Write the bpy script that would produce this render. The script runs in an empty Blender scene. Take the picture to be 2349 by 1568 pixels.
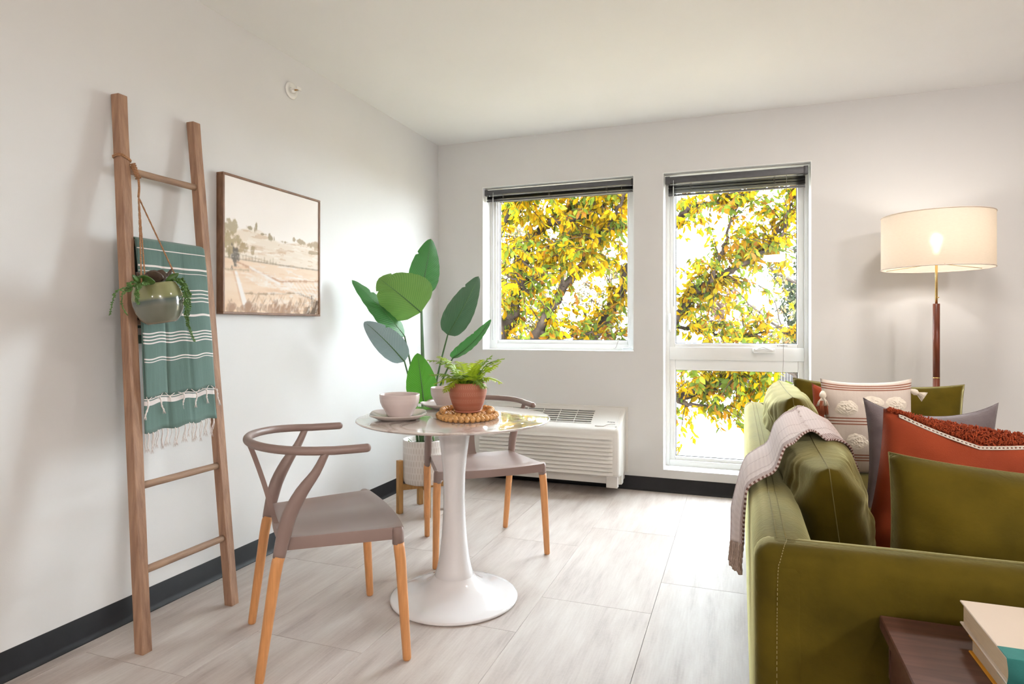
import bpy, bmesh, math, random
from mathutils import Vector, Matrix, noise
import numpy as np

# ------------------------------------------------------------------ camera, world, light, exposure
SC = bpy.context.scene
COL = SC.collection
W, H = 2349, 1568
FPX = 1433.0
YH = 750.0
CAM = Vector((2.227, -4.426, 1.14))
TH = math.radians(19.96)
FW = Vector((-math.sin(TH), math.cos(TH), 0))
RT = Vector((math.cos(TH), math.sin(TH), 0))

cam_d = bpy.data.cameras.new('camera')
cam_d.sensor_width = 36
cam_d.lens = FPX * 36 / W
cam_d.shift_y = (YH - H / 2) / W
cam_d.clip_start = 0.02
cam = bpy.data.objects.new('camera', cam_d)
COL.objects.link(cam)
cam.location = CAM
cam.rotation_euler = (math.pi / 2, 0, TH)
SC.camera = cam

SC.view_settings.view_transform = 'Standard'
SC.view_settings.look = 'None'
SC.view_settings.gamma = 1
SC.view_settings.use_curve_mapping = False
SC.view_settings.exposure = 0.41

SKY = 30.0
CEIL = 78.0
DOME = 135.0
world = bpy.data.worlds.new('world')
SC.world = world
world.use_nodes = True
bg = world.node_tree.nodes['Background']
bg.inputs["Color"].default_value = (0.85, 0.93, 1.0, 1)
bg.inputs['Strength'].default_value = SKY

rnd = random.Random(7)


# ------------------------------------------------------------------ measuring helpers (photo pixel + a known plane -> point in the room)
def ray(px, py):
    return FW + RT * ((px - W / 2) / FPX) + Vector((0, 0, 1)) * ((YH - py) / FPX)


def atx(px, py, x):
    d = ray(px, py)
    return CAM + d * ((x - CAM.x) / d.x)


def aty(px, py, y):
    d = ray(px, py)
    return CAM + d * ((y - CAM.y) / d.y)


def atz(px, py, z):
    d = ray(px, py)
    return CAM + d * ((z - CAM.z) / d.z)


def atd(px, py, D):
    return CAM + ray(px, py) * D


# ------------------------------------------------------------------ materials
def new_mat(name):
    m = bpy.data.materials.new(name)
    m.use_nodes = True
    nt = m.node_tree
    b = nt.nodes['Principled BSDF']
    return m, nt, b


def lk(nt, a, b):
    nt.links.new(a, b)


def mat(name, col, rough=0.5, metal=0.0, var=0.06, scale=8.0, bump=0.0, bscale=60.0, sheen=0.0, sheen_col=None,
        coat=0.0, stretch=(1, 1, 1), col2=None, detail=4.0, spec=None, coords='Object', trans=0.0, emit=None):
    """procedural principled material: noise colour variation + noise bump"""
    m, nt, b = new_mat(name)
    tc = nt.nodes.new('ShaderNodeTexCoord')
    mp = nt.nodes.new('ShaderNodeMapping')
    mp.inputs['Scale'].default_value = stretch
    lk(nt, tc.outputs[coords], mp.inputs['Vector'])
    n = nt.nodes.new('ShaderNodeTexNoise')
    n.inputs['Scale'].default_value = scale
    n.inputs['Detail'].default_value = detail
    lk(nt, mp.outputs[0], n.inputs['Vector'])
    rp = nt.nodes.new('ShaderNodeValToRGB')
    a = col2 if col2 else tuple(max(0, c * (1 - var)) for c in col)
    z = col if col2 else tuple(min(1, c * (1 + var)) for c in col)
    rp.color_ramp.elements[0].color = (*a, 1)
    rp.color_ramp.elements[1].color = (*z, 1)
    rp.color_ramp.elements[0].position = 0.3
    rp.color_ramp.elements[1].position = 0.7
    lk(nt, n.outputs['Fac'], rp.inputs['Fac'])
    lk(nt, rp.outputs['Color'], b.inputs['Base Color'])
    b.inputs['Roughness'].default_value = rough
    b.inputs['Metallic'].default_value = metal
    if spec is not None:
        b.inputs['Specular IOR Level'].default_value = spec
    if sheen:
        b.inputs['Sheen Weight'].default_value = sheen
        b.inputs['Sheen Roughness'].default_value = 0.32
        if sheen_col:
            b.inputs['Sheen Tint'].default_value = (*sheen_col, 1)
    if coat:
        b.inputs['Coat Weight'].default_value = coat
        b.inputs['Coat Roughness'].default_value = 0.05
    if bump:
        n2 = nt.nodes.new('ShaderNodeTexNoise')
        n2.inputs['Scale'].default_value = bscale
        n2.inputs['Detail'].default_value = 5
        lk(nt, mp.outputs[0], n2.inputs['Vector'])
        bp = nt.nodes.new('ShaderNodeBump')
        bp.inputs['Strength'].default_value = bump
        bp.inputs['Distance'].default_value = 0.004
        lk(nt, n2.outputs['Fac'], bp.inputs['Height'])
        lk(nt, bp.outputs['Normal'], b.inputs['Normal'])
    if emit:
        b.inputs['Emission Color'].default_value = (*emit[0], 1)
        b.inputs['Emission Strength'].default_value = emit[1]
    return m


def mix_translucent(m, col, fac):
    nt = m.node_tree
    b = nt.nodes['Principled BSDF']
    out = nt.nodes['Material Output']
    t = nt.nodes.new('ShaderNodeBsdfTranslucent')
    if isinstance(col, tuple):
        t.inputs['Color'].default_value = (*col, 1)
    else:
        lk(nt, col, t.inputs['Color'])
    mx = nt.nodes.new('ShaderNodeMixShader')
    mx.inputs['Fac'].default_value = fac
    lk(nt, b.outputs[0], mx.inputs[1])
    lk(nt, t.outputs[0], mx.inputs[2])
    lk(nt, mx.outputs[0], out.inputs['Surface'])


M = {}
M['wall'] = mat('wall_paint', (0.71, 0.705, 0.70), 0.55, var=0.012, scale=3, bump=0.05, bscale=220)
M['ceiling'] = mat('ceiling_paint', (0.94, 0.945, 0.94), 0.75, var=0.01, scale=3, bump=0.05, bscale=200)
M['white_trim'] = mat('white_reveal', (0.86, 0.87, 0.87), 0.5, var=0.01, scale=5)
M['vinyl'] = mat('window_vinyl', (0.80, 0.80, 0.79), 0.35, var=0.01, scale=5)
M['rubber'] = mat('black_rubber', (0.010, 0.010, 0.012), 0.5, var=0.15, scale=20, spec=0.3)
M['blind'] = mat('blind_grey', (0.075, 0.075, 0.082), 0.4, var=0.08, scale=30)
M['cord'] = mat('blind_cord', (0.22, 0.2, 0.18), 0.7)
M['wand'] = mat('clear_wand', (0.75, 0.78, 0.8), 0.15)
M['plastic'] = mat('taupe_plastic', (0.26, 0.18, 0.158), 0.36, var=0.05, scale=6, bump=0.08, bscale=500)
M['beech'] = mat('beech_leg', (0.62, 0.285, 0.105), 0.4, var=0.10, scale=10, stretch=(14, 14, 1.2), bump=0.03)
M['standwood'] = mat('acorn_wood', (0.40, 0.21, 0.065), 0.45, var=0.2, scale=10, stretch=(9, 9, 1.5))
M['oldwood'] = mat('weathered_wood', (0.40, 0.235, 0.145), 0.65, col2=(0.235, 0.125, 0.075), scale=7, stretch=(9, 9, 0.9), bump=0.5, bscale=30, detail=8)
M['rung'] = mat('rung_wood', (0.36, 0.225, 0.14), 0.6, col2=(0.23, 0.14, 0.09), scale=7, stretch=(9, 1.2, 9), bump=0.4, bscale=30, detail=8)
M['frame_wood'] = mat('walnut_frame', (0.24, 0.125, 0.065), 0.5, col2=(0.15, 0.07, 0.035), scale=9, stretch=(8, 2, 2), bump=0.2)
M['table_white'] = mat('white_lacquer', (0.80, 0.78, 0.79), 0.12, var=0.005, scale=3, coat=0.6)
M['acwhite'] = mat('ac_plastic', (0.71, 0.685, 0.65), 0.42, var=0.01, scale=5)
M['acdark'] = mat('ac_inner_plastic', (0.30, 0.31, 0.30), 0.6)
M['olive'] = mat('olive_velvet', (0.115, 0.080, 0.006), 0.8, col2=(0.058, 0.042, 0.003), scale=7, sheen=1.0, sheen_col=(0.84, 0.80, 0.42), spec=0.10, bump=0.15, bscale=90, detail=6)
M['seam'] = mat('seam_thread', (0.20, 0.16, 0.05), 0.8)
M['stitch'] = mat('pale_stitch', (0.34, 0.28, 0.13), 0.8)
M['orange'] = mat('rust_cotton', (0.36, 0.052, 0.010), 0.85, col2=(0.28, 0.037, 0.007), scale=9, bump=0.25, bscale=400, sheen=0.15)
M['rust_tuft'] = mat('rust_tuft', (0.36, 0.055, 0.012), 0.9, var=0.3, scale=90)
M['lace'] = mat('cream_lace', (0.78, 0.70, 0.62), 0.85)
M['greyv'] = mat('grey_velvet', (0.19, 0.155, 0.16), 0.8, col2=(0.13, 0.105, 0.11), scale=14, bump=0.3, bscale=160, sheen=0.5, sheen_col=(0.85, 0.8, 0.85))
M['cream'] = mat('cream_wool', (0.70, 0.60, 0.53), 0.9, var=0.05, scale=40, bump=0.3, bscale=300)
M['creamtuft'] = mat('cream_tuft', (0.84, 0.75, 0.64), 0.95, var=0.08, scale=60)
M['redtassel'] = mat('red_tassel', (0.35, 0.09, 0.035), 0.85)
M['bowl'] = mat('blush_stoneware', (0.63, 0.53, 0.51), 0.16, var=0.015, scale=6, coat=0.5)
M['plate'] = mat('plate_glaze', (0.70, 0.62, 0.585), 0.12, var=0.015, scale=6, coat=0.6)
M['bead'] = mat('wood_bead', (0.58, 0.30, 0.10), 0.5, var=0.14, scale=60, coords='Object')
M['string'] = mat('bead_string', (0.5, 0.35, 0.2), 0.8)
M['rope'] = mat('jute_rope', (0.42, 0.22, 0.11), 0.9, var=0.3, scale=250, bump=0.8, bscale=500)
M['soil'] = mat('moss_soil', (0.035, 0.03, 0.02), 0.95, var=0.5, scale=60, bump=0.8, bscale=80)
M['stem'] = mat('leaf_stem', (0.06, 0.14, 0.045), 0.5, var=0.2, scale=10)
M['brass'] = mat('brass', (0.72, 0.52, 0.22), 0.22, metal=1.0)
M['mahogany'] = mat('mahogany', (0.16, 0.035, 0.014), 0.35, var=0.2, scale=8, stretch=(10, 10, 1.5))
M['walnut'] = mat('dark_walnut', (0.155, 0.072, 0.055), 0.32, col2=(0.085, 0.036, 0.027), scale=7, stretch=(0.9, 12, 12), detail=9)
M['paper'] = mat('book_pages', (0.72, 0.56, 0.38), 0.9, var=0.08, scale=20, stretch=(1, 1, 60), bump=0.3, bscale=20)
M['bookcream'] = mat('book_cover_cream', (0.78, 0.66, 0.55), 0.6, var=0.02)
M['teal'] = mat('teal_cloth', (0.035, 0.23, 0.215), 0.7, var=0.08, scale=40, bump=0.2, bscale=500)
M['greencl'] = mat('green_cloth', (0.04, 0.17, 0.10), 0.7)
M['yellow'] = mat('book_yellow', (0.75, 0.33, 0.02), 0.6)
M['chrome'] = mat('chrome', (0.8, 0.8, 0.8), 0.12, metal=1.0)
M['amber'] = mat('amber_bulb', (0.5, 0.24, 0.05), 0.2)
M['whitemetal'] = mat('white_metal', (0.82, 0.81, 0.78), 0.4)
M['text'] = mat('dark_print', (0.05, 0.05, 0.055), 0.6)
M['throw_fringe'] = mat('throw_yarn', (0.46, 0.34, 0.28), 0.9, var=0.15, scale=60)
M['fringe'] = mat('white_yarn', (0.80, 0.74, 0.71), 0.9, var=0.06, scale=80)
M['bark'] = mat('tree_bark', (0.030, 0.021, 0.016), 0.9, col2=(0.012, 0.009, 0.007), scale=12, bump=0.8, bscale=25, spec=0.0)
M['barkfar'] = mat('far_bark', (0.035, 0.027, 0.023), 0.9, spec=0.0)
M['fence'] = mat('grey_board', (0.030, 0.027, 0.027), 0.85, var=0.25, scale=2.2, spec=0.0)
M['ground'] = mat('dry_grass', (0.23, 0.18, 0.125), 0.95, col2=(0.16, 0.135, 0.085), scale=2.5, bump=0.8, bscale=14, detail=8, spec=0.0)
M['concrete'] = mat('concrete', (0.40, 0.39, 0.375), 0.85, var=0.08, scale=2, spec=0.0)
M['lampglass'] = mat('led_lens', (0.9, 0.88, 0.84), 0.4, emit=((1, 0.94, 0.88), CEIL))
M['opal'] = mat('opal_glass', (0.9, 0.88, 0.84), 0.4, emit=((1, 0.93, 0.87), DOME))
M['bulb'] = mat('warm_bulb', (1, 0.9, 0.75), 0.4, emit=((1, 0.92, 0.83), 62))
M['evergreen'] = mat('evergreen', (0.05, 0.075, 0.035), 0.9, var=0.4, scale=5)


def leafmat(name, c1, c2, scale, freq, tfac=0.25, rough=0.4, trans=None):
    """broad leaf with side veins running out from the midrib; UV u along the leaf, v across"""
    m, nt, b = new_mat(name)
    uv = nt.nodes.new('ShaderNodeUVMap')
    sp = nt.nodes.new('ShaderNodeSeparateXYZ')
    lk(nt, uv.outputs[0], sp.inputs[0])
    av = nt.nodes.new('ShaderNodeMath'); av.operation = 'ABSOLUTE'
    lk(nt, sp.outputs['Y'], av.inputs[0])
    k = nt.nodes.new('ShaderNodeMath'); k.operation = 'MULTIPLY_ADD'
    lk(nt, av.outputs[0], k.inputs[0]); k.inputs[1].default_value = -0.28
    lk(nt, sp.outputs['X'], k.inputs[2])
    s = nt.nodes.new('ShaderNodeMath'); s.operation = 'MULTIPLY'
    lk(nt, k.outputs[0], s.inputs[0]); s.inputs[1].default_value = freq
    sn = nt.nodes.new('ShaderNodeMath'); sn.operation = 'SINE'
    lk(nt, s.outputs[0], sn.inputs[0])
    mr = nt.nodes.new('ShaderNodeMapRange')
    mr.inputs['From Min'].default_value = -1
    lk(nt, sn.outputs[0], mr.inputs['Value'])
    mc = nt.nodes.new('ShaderNodeMix'); mc.data_type = 'RGBA'
    mc.inputs[6].default_value = (*c1, 1); mc.inputs[7].default_value = (*c2, 1)
    lk(nt, mr.outputs[0], mc.inputs[0])
    lk(nt, mc.outputs[2], b.inputs['Base Color'])
    bp = nt.nodes.new('ShaderNodeBump'); bp.inputs['Strength'].default_value = 0.35; bp.inputs['Distance'].default_value = 0.003
    lk(nt, mr.outputs[0], bp.inputs['Height']); lk(nt, bp.outputs[0], b.inputs['Normal'])
    b.inputs['Roughness'].default_value = rough
    if tfac:
        mix_translucent(m, trans or tuple(min(1, c * 1.6) for c in c2), tfac)
    return m


M['leaf_a'] = leafmat('leaf_dark', (0.022, 0.115, 0.022), (0.04, 0.17, 0.035), 1, 150)
M['leaf_b'] = leafmat('leaf_mid', (0.075, 0.17, 0.03), (0.13, 0.25, 0.055), 1, 150)
M['leaf_c'] = leafmat('leaf_bright', (0.045, 0.20, 0.012), (0.07, 0.26, 0.02), 1, 150)
M['leaf_d'] = leafmat('leaf_under', (0.20, 0.29, 0.30), (0.30, 0.39, 0.40), 1, 150, tfac=0.1, rough=0.3)
M['leaf_e'] = leafmat('leaf_grey', (0.028, 0.085, 0.038), (0.05, 0.12, 0.055), 1, 150, tfac=0.1)
M['fern'] = leafmat('fern_green', (0.14, 0.27, 0.012), (0.42, 0.58, 0.035), 1, 9, tfac=0.45, trans=(0.6, 0.72, 0.06))
M['fern2'] = leafmat('fern_dark', (0.07, 0.16, 0.02), (0.24, 0.37, 0.05), 1, 9, tfac=0.35)
M['succ'] = mat('succulent', (0.055, 0.13, 0.02), 0.35, var=0.3, scale=30)
M['succ2'] = mat('succulent_purple', (0.075, 0.05, 0.035), 0.35, var=0.3, scale=30)
M['trail'] = mat('trailing_green', (0.07, 0.16, 0.03), 0.5, var=0.3, scale=60)


def attr_mat(name, rough=0.7, trans=0.0, bump=0.0):
    """colour comes from the mesh's own painted colours (leaf colours, the painted canvas)"""
    m, nt, b = new_mat(name)
    a = nt.nodes.new('ShaderNodeAttribute'); a.attribute_name = 'Col'
    lk(nt, a.outputs['Color'], b.inputs['Base Color'])
    b.inputs['Roughness'].default_value = rough
    b.inputs['Specular IOR Level'].default_value = 0.0 if trans else 0.3
    if bump:
        n2 = nt.nodes.new('ShaderNodeTexNoise'); n2.inputs['Scale'].default_value = 180
        bp = nt.nodes.new('ShaderNodeBump'); bp.inputs['Strength'].default_value = bump; bp.inputs['Distance'].default_value = 0.002
        lk(nt, n2.outputs['Fac'], bp.inputs['Height']); lk(nt, bp.outputs[0], b.inputs['Normal'])
    if trans:
        mix_translucent(m, a.outputs['Color'], trans)
    return m


M['treeleaf'] = attr_mat('autumn_leaf', 0.6, trans=0.55)
M['canvas'] = attr_mat('painted_canvas', 0.7, bump=0.2)


def glass_mat():
    m, nt, b = new_mat('window_glass')
    nt.nodes.remove(b)
    out = nt.nodes['Material Output']
    t = nt.nodes.new('ShaderNodeBsdfTransparent'); t.inputs[0].default_value = (0.97, 0.985, 0.98, 1)
    g = nt.nodes.new('ShaderNodeBsdfGlossy'); g.inputs['Roughness'].default_value = 0.01
    fr = nt.nodes.new('ShaderNodeFresnel'); fr.inputs[0].default_value = 1.45
    ml = nt.nodes.new('ShaderNodeMath'); ml.operation = 'MULTIPLY'; ml.inputs[1].default_value = 0.5
    lk(nt, fr.outputs[0], ml.inputs[0])
    mx = nt.nodes.new('ShaderNodeMixShader')
    lk(nt, ml.outputs[0], mx.inputs[0]); lk(nt, t.outputs[0], mx.inputs[1]); lk(nt, g.outputs[0], mx.inputs[2])
    lk(nt, mx.outputs[0], out.inputs['Surface'])
    return m


M['glass'] = glass_mat()


def plank_mat():
    m, nt, b = new_mat('vinyl_plank')
    tc = nt.nodes.new('ShaderNodeTexCoord')
    oi = nt.nodes.new('ShaderNodeObjectInfo')
    of = nt.nodes.new('ShaderNodeVectorMath'); of.operation = 'MULTIPLY_ADD'
    cb = nt.nodes.new('ShaderNodeCombineXYZ')
    lk(nt, oi.outputs['Random'], cb.inputs[0]); lk(nt, oi.outputs['Random'], cb.inputs[1])
    lk(nt, cb.outputs[0], of.inputs[0]); of.inputs[1].default_value = (37, 53, 0)
    lk(nt, tc.outputs['Object'], of.inputs[2])

    def nz(scale, st, det):
        mp = nt.nodes.new('ShaderNodeMapping'); mp.inputs['Scale'].default_value = st
        lk(nt, of.outputs[0], mp.inputs[0])
        n = nt.nodes.new('ShaderNodeTexNoise'); n.inputs['Scale'].default_value = scale; n.inputs['Detail'].default_value = det
        lk(nt, mp.outputs[0], n.inputs['Vector'])
        return n.outputs['Fac']
    a = nz(3.0, (5.0, 0.8, 1), 6)
    c = nz(24, (6, 0.35, 1), 5)
    d = nz(90, (1, 1, 1), 3)
    e = nt.nodes.new('ShaderNodeMath'); e.operation = 'MULTIPLY_ADD'
    lk(nt, c, e.inputs[0]); e.inputs[1].default_value = 0.35; lk(nt, a, e.inputs[2])
    e2 = nt.nodes.new('ShaderNodeMath'); e2.operation = 'MULTIPLY_ADD'
    lk(nt, d, e2.inputs[0]); e2.inputs[1].default_value = 0.18; lk(nt, e.outputs[0], e2.inputs[2])
    rp = nt.nodes.new('ShaderNodeValToRGB')
    els = rp.color_ramp.elements
    els[0].position = 0.50; els[0].color = (0.37, 0.305, 0.272, 1)
    els[1].position = 1.0; els[1].color = (0.555, 0.50, 0.46, 1)
    x = els.new(0.72); x.color = (0.47, 0.405, 0.368, 1)
    lk(nt, e2.outputs[0], rp.inputs[0])
    lk(nt, rp.outputs[0], b.inputs['Base Color'])
    rr = nt.nodes.new('ShaderNodeMapRange')
    rr.inputs['To Min'].default_value = 0.42; rr.inputs['To Max'].default_value = 0.6
    lk(nt, d, rr.inputs['Value']); lk(nt, rr.outputs[0], b.inputs['Roughness'])
    b.inputs['Specular IOR Level'].default_value = 0.35
    bp = nt.nodes.new('ShaderNodeBump'); bp.inputs['Strength'].default_value = 0.08; bp.inputs['Distance'].default_value = 0.003
    lk(nt, d, bp.inputs['Height']); lk(nt, bp.outputs[0], b.inputs['Normal'])
    return m


M['plank'] = plank_mat()


def marble_mat():
    m, nt, b = new_mat('marble_top')
    tc = nt.nodes.new('ShaderNodeTexCoord')
    n = nt.nodes.new('ShaderNodeTexNoise'); n.inputs['Scale'].default_value = 2.6; n.inputs['Detail'].default_value = 9; n.inputs['Distortion'].default_value = 1.2
    lk(nt, tc.outputs['Object'], n.inputs['Vector'])
    s = nt.nodes.new('ShaderNodeMath'); s.operation = 'SUBTRACT'; s.inputs[1].default_value = 0.5
    lk(nt, n.outputs['Fac'], s.inputs[0])
    a = nt.nodes.new('ShaderNodeMath'); a.operation = 'ABSOLUTE'; lk(nt, s.outputs[0], a.inputs[0])
    rp = nt.nodes.new('ShaderNodeValToRGB')
    rp.color_ramp.elements[0].color = (0.50, 0.42, 0.38, 1); rp.color_ramp.elements[0].position = 0.0
    rp.color_ramp.elements[1].color = (0.74, 0.68, 0.64, 1); rp.color_ramp.elements[1].position = 0.035
    lk(nt, a.outputs[0], rp.inputs[0]); lk(nt, rp.outputs[0], b.inputs['Base Color'])
    b.inputs['Roughness'].default_value = 0.05
    b.inputs['Coat Weight'].default_value = 0.8
    b.inputs['Coat Roughness'].default_value = 0.02
    return m


M['marble'] = marble_mat()


def uv_pattern(name, base, dark, kind, rough=0.6, bump=0.4, freq=(40, 7)):
    """stamped relief on lathe-turned pots; UV u round the pot, v up"""
    m, nt, b = new_mat(name)
    uv = nt.nodes.new('ShaderNodeUVMap')
    sp = nt.nodes.new('ShaderNodeSeparateXYZ'); lk(nt, uv.outputs[0], sp.inputs[0])

    def mth(op, a, c=None, d=None):
        k = nt.nodes.new('ShaderNodeMath'); k.operation = op
        for i, v in enumerate((a, c, d)):
            if v is None:
                continue
            if isinstance(v, (int, float)):
                k.inputs[i].default_value = v
            else:
                lk(nt, v, k.inputs[i])
        return k.outputs[0]
    u, v = sp.outputs['X'], sp.outputs['Y']
    vr = mth('MULTIPLY', v, freq[1])
    row = mth('FLOOR', vr)
    vf = mth('FRACT', vr)
    if kind == 'dash':
        sh = mth('MULTIPLY', mth('MODULO', row, 2.0), 0.5)
        uf = mth('FRACT', mth('ADD', mth('MULTIPLY', u, freq[0]), sh))
        du = mth('DIVIDE', mth('ABSOLUTE', mth('SUBTRACT', uf, 0.5)), 0.24)
        dv = mth('DIVIDE', mth('ABSOLUTE', mth('SUBTRACT', vf, 0.5)), 0.40)
        r = mth('ADD', mth('POWER', du, 3.0), mth('POWER', dv, 4.0))
        mask = mth('LESS_THAN', r, 1.0)
    elif kind == 'rib':
        uf = mth('FRACT', mth('MULTIPLY', u, freq[0]))
        mask = mth('MULTIPLY', mth('LESS_THAN', mth('ABSOLUTE', mth('SUBTRACT', uf, 0.5)), 0.28),
                   mth('MULTIPLY', mth('GREATER_THAN', v, 0.62), mth('LESS_THAN', v, 0.86)))
    else:
        tri = mth('ABSOLUTE', mth('SUBTRACT', mth('FRACT', vr), 0.5))
        uf = mth('FRACT', mth('ADD', mth('MULTIPLY', u, freq[0]), mth('MULTIPLY', tri, 1.3)))
        inrow = mth('LESS_THAN', tri, 0.30)
        mask = mth('MULTIPLY', mth('LESS_THAN', uf, 0.28), inrow)
    mc = nt.nodes.new('ShaderNodeMix'); mc.data_type = 'RGBA'
    mc.inputs[6].default_value = (*base, 1); mc.inputs[7].default_value = (*dark, 1)
    lk(nt, mask, mc.inputs[0])
    n = nt.nodes.new('ShaderNodeTexNoise'); n.inputs['Scale'].default_value = 9
    tc = nt.nodes.new('ShaderNodeTexCoord'); lk(nt, tc.outputs['Object'], n.inputs['Vector'])
    hv = nt.nodes.new('ShaderNodeHueSaturation'); lk(nt, mc.outputs[2], hv.inputs['Color'])
    mr = nt.nodes.new('ShaderNodeMapRange'); mr.inputs['To Min'].default_value = 0.85; mr.inputs['To Max'].default_value = 1.15
    lk(nt, n.outputs['Fac'], mr.inputs[0]); lk(nt, mr.outputs[0], hv.inputs['Value'])
    lk(nt, hv.outputs[0], b.inputs['Base Color'])
    bp = nt.nodes.new('ShaderNodeBump'); bp.inputs['Strength'].default_value = bump; bp.inputs['Distance'].default_value = 0.002; bp.invert = (kind == 'dash')
    lk(nt, mask, bp.inputs['Height']); lk(nt, bp.outputs[0], b.inputs['Normal'])
    b.inputs['Roughness'].default_value = rough
    return m


M['terracotta'] = uv_pattern('stamped_terracotta', (0.36, 0.115, 0.065), (0.47, 0.21, 0.14), 'chevron', 0.65, 0.3, (64, 4.0))
M['planter'] = uv_pattern('dashed_white_glaze', (0.76, 0.72, 0.69), (0.66, 0.61, 0.57), 'dash', 0.4, 0.6, (44, 7))
M['bowl_rib'] = uv_pattern('ribbed_blush', (0.63, 0.53, 0.51), (0.67, 0.57, 0.55), 'rib', 0.16, 0.5, (90, 1))


def ramp_v_mat(name, stops, axis='Y', rough=0.15, noise_amt=0.03, coat=0.6, interp='LINEAR'):
    """colour bands along UV v (glazed pot, striped towel)"""
    m, nt, b = new_mat(name)
    uv = nt.nodes.new('ShaderNodeUVMap')
    sp = nt.nodes.new('ShaderNodeSeparateXYZ'); lk(nt, uv.outputs[0], sp.inputs[0])
    n = nt.nodes.new('ShaderNodeTexNoise'); n.inputs['Scale'].default_value = 14
    tc = nt.nodes.new('ShaderNodeTexCoord'); lk(nt, tc.outputs['Object'], n.inputs['Vector'])
    k = nt.nodes.new('ShaderNodeMath'); k.operation = 'MULTIPLY_ADD'
    lk(nt, n.outputs['Fac'], k.inputs[0]); k.inputs[1].default_value = noise_amt; lk(nt, sp.outputs[axis], k.inputs[2])
    rp = nt.nodes.new('ShaderNodeValToRGB'); rp.color_ramp.interpolation = interp
    els = rp.color_ramp.elements
    while len(els) > 1:
        els.remove(els[-1])
    els[0].position = stops[0][0]; els[0].color = (*stops[0][1], 1)
    for p, c in stops[1:]:
        e = els.new(p); e.color = (*c, 1)
    lk(nt, k.outputs[0], rp.inputs[0]); lk(nt, rp.outputs[0], b.inputs['Base Color'])
    b.inputs['Roughness'].default_value = rough
    b.inputs['Coat Weight'].default_value = coat
    b.inputs['Coat Roughness'].default_value = 0.03
    return m


M['hangpot'] = ramp_v_mat('green_ombre_glaze', [(0.0, (0.33, 0.22, 0.15)), (0.06, (0.16, 0.165, 0.12)), (0.45, (0.135, 0.145, 0.11)),
                                               (0.58, (0.06, 0.085, 0.075)), (0.66, (0.215, 0.225, 0.10)), (1.0, (0.24, 0.24, 0.11))])


def stripes_mat(name, base, line, bands, rough=0.9, weave=500, base2=None, axis='Y'):
    """woven cloth with thin stripes at given UV v positions [(v, half width)]"""
    m, nt, b = new_mat(name)
    uv = nt.nodes.new('ShaderNodeUVMap')
    sp = nt.nodes.new('ShaderNodeSeparateXYZ'); lk(nt, uv.outputs[0], sp.inputs[0])
    acc = None
    for v, hw in bands:
        s = nt.nodes.new('ShaderNodeMath'); s.operation = 'COMPARE'
        lk(nt, sp.outputs[axis], s.inputs[0]); s.inputs[1].default_value = v; s.inputs[2].default_value = hw
        if acc is None:
            acc = s.outputs[0]
        else:
            a = nt.nodes.new('ShaderNodeMath'); a.operation = 'MAXIMUM'
            lk(nt, acc, a.inputs[0]); lk(nt, s.outputs[0], a.inputs[1]); acc = a.outputs[0]
    n = nt.nodes.new('ShaderNodeTexNoise'); n.inputs['Scale'].default_value = 6; n.inputs['Detail'].default_value = 6
    mpn = nt.nodes.new('ShaderNodeMapping'); mpn.inputs['Scale'].default_value = (12, 1, 1)
    lk(nt, uv.outputs[0], mpn.inputs[0]); lk(nt, mpn.outputs[0], n.inputs['Vector'])
    mb = nt.nodes.new('ShaderNodeMix'); mb.data_type = 'RGBA'
    b2 = base2 or tuple(c * 0.7 for c in base)
    mb.inputs[6].default_value = (*b2, 1); mb.inputs[7].default_value = (*base, 1)
    lk(nt, n.outputs['Fac'], mb.inputs[0])
    mc = nt.nodes.new('ShaderNodeMix'); mc.data_type = 'RGBA'
    lk(nt, mb.outputs[2], mc.inputs[6]); mc.inputs[7].default_value = (*line, 1)
    if acc is not None:
        lk(nt, acc, mc.inputs[0])
    else:
        mc.inputs[0].default_value = 0
    lk(nt, mc.outputs[2], b.inputs['Base Color'])
    b.inputs['Roughness'].default_value = rough
    b.inputs['Sheen Weight'].default_value = 0.2
    w = nt.nodes.new('ShaderNodeTexNoise'); w.inputs['Scale'].default_value = weave
    tc = nt.nodes.new('ShaderNodeTexCoord'); lk(nt, tc.outputs['Object'], w.inputs['Vector'])
    bp = nt.nodes.new('ShaderNodeBump'); bp.inputs['Strength'].default_value = 0.3; bp.inputs['Distance'].default_value = 0.002
    lk(nt, w.outputs['Fac'], bp.inputs['Height']); lk(nt, bp.outputs[0], b.inputs['Normal'])
    return m


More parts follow.
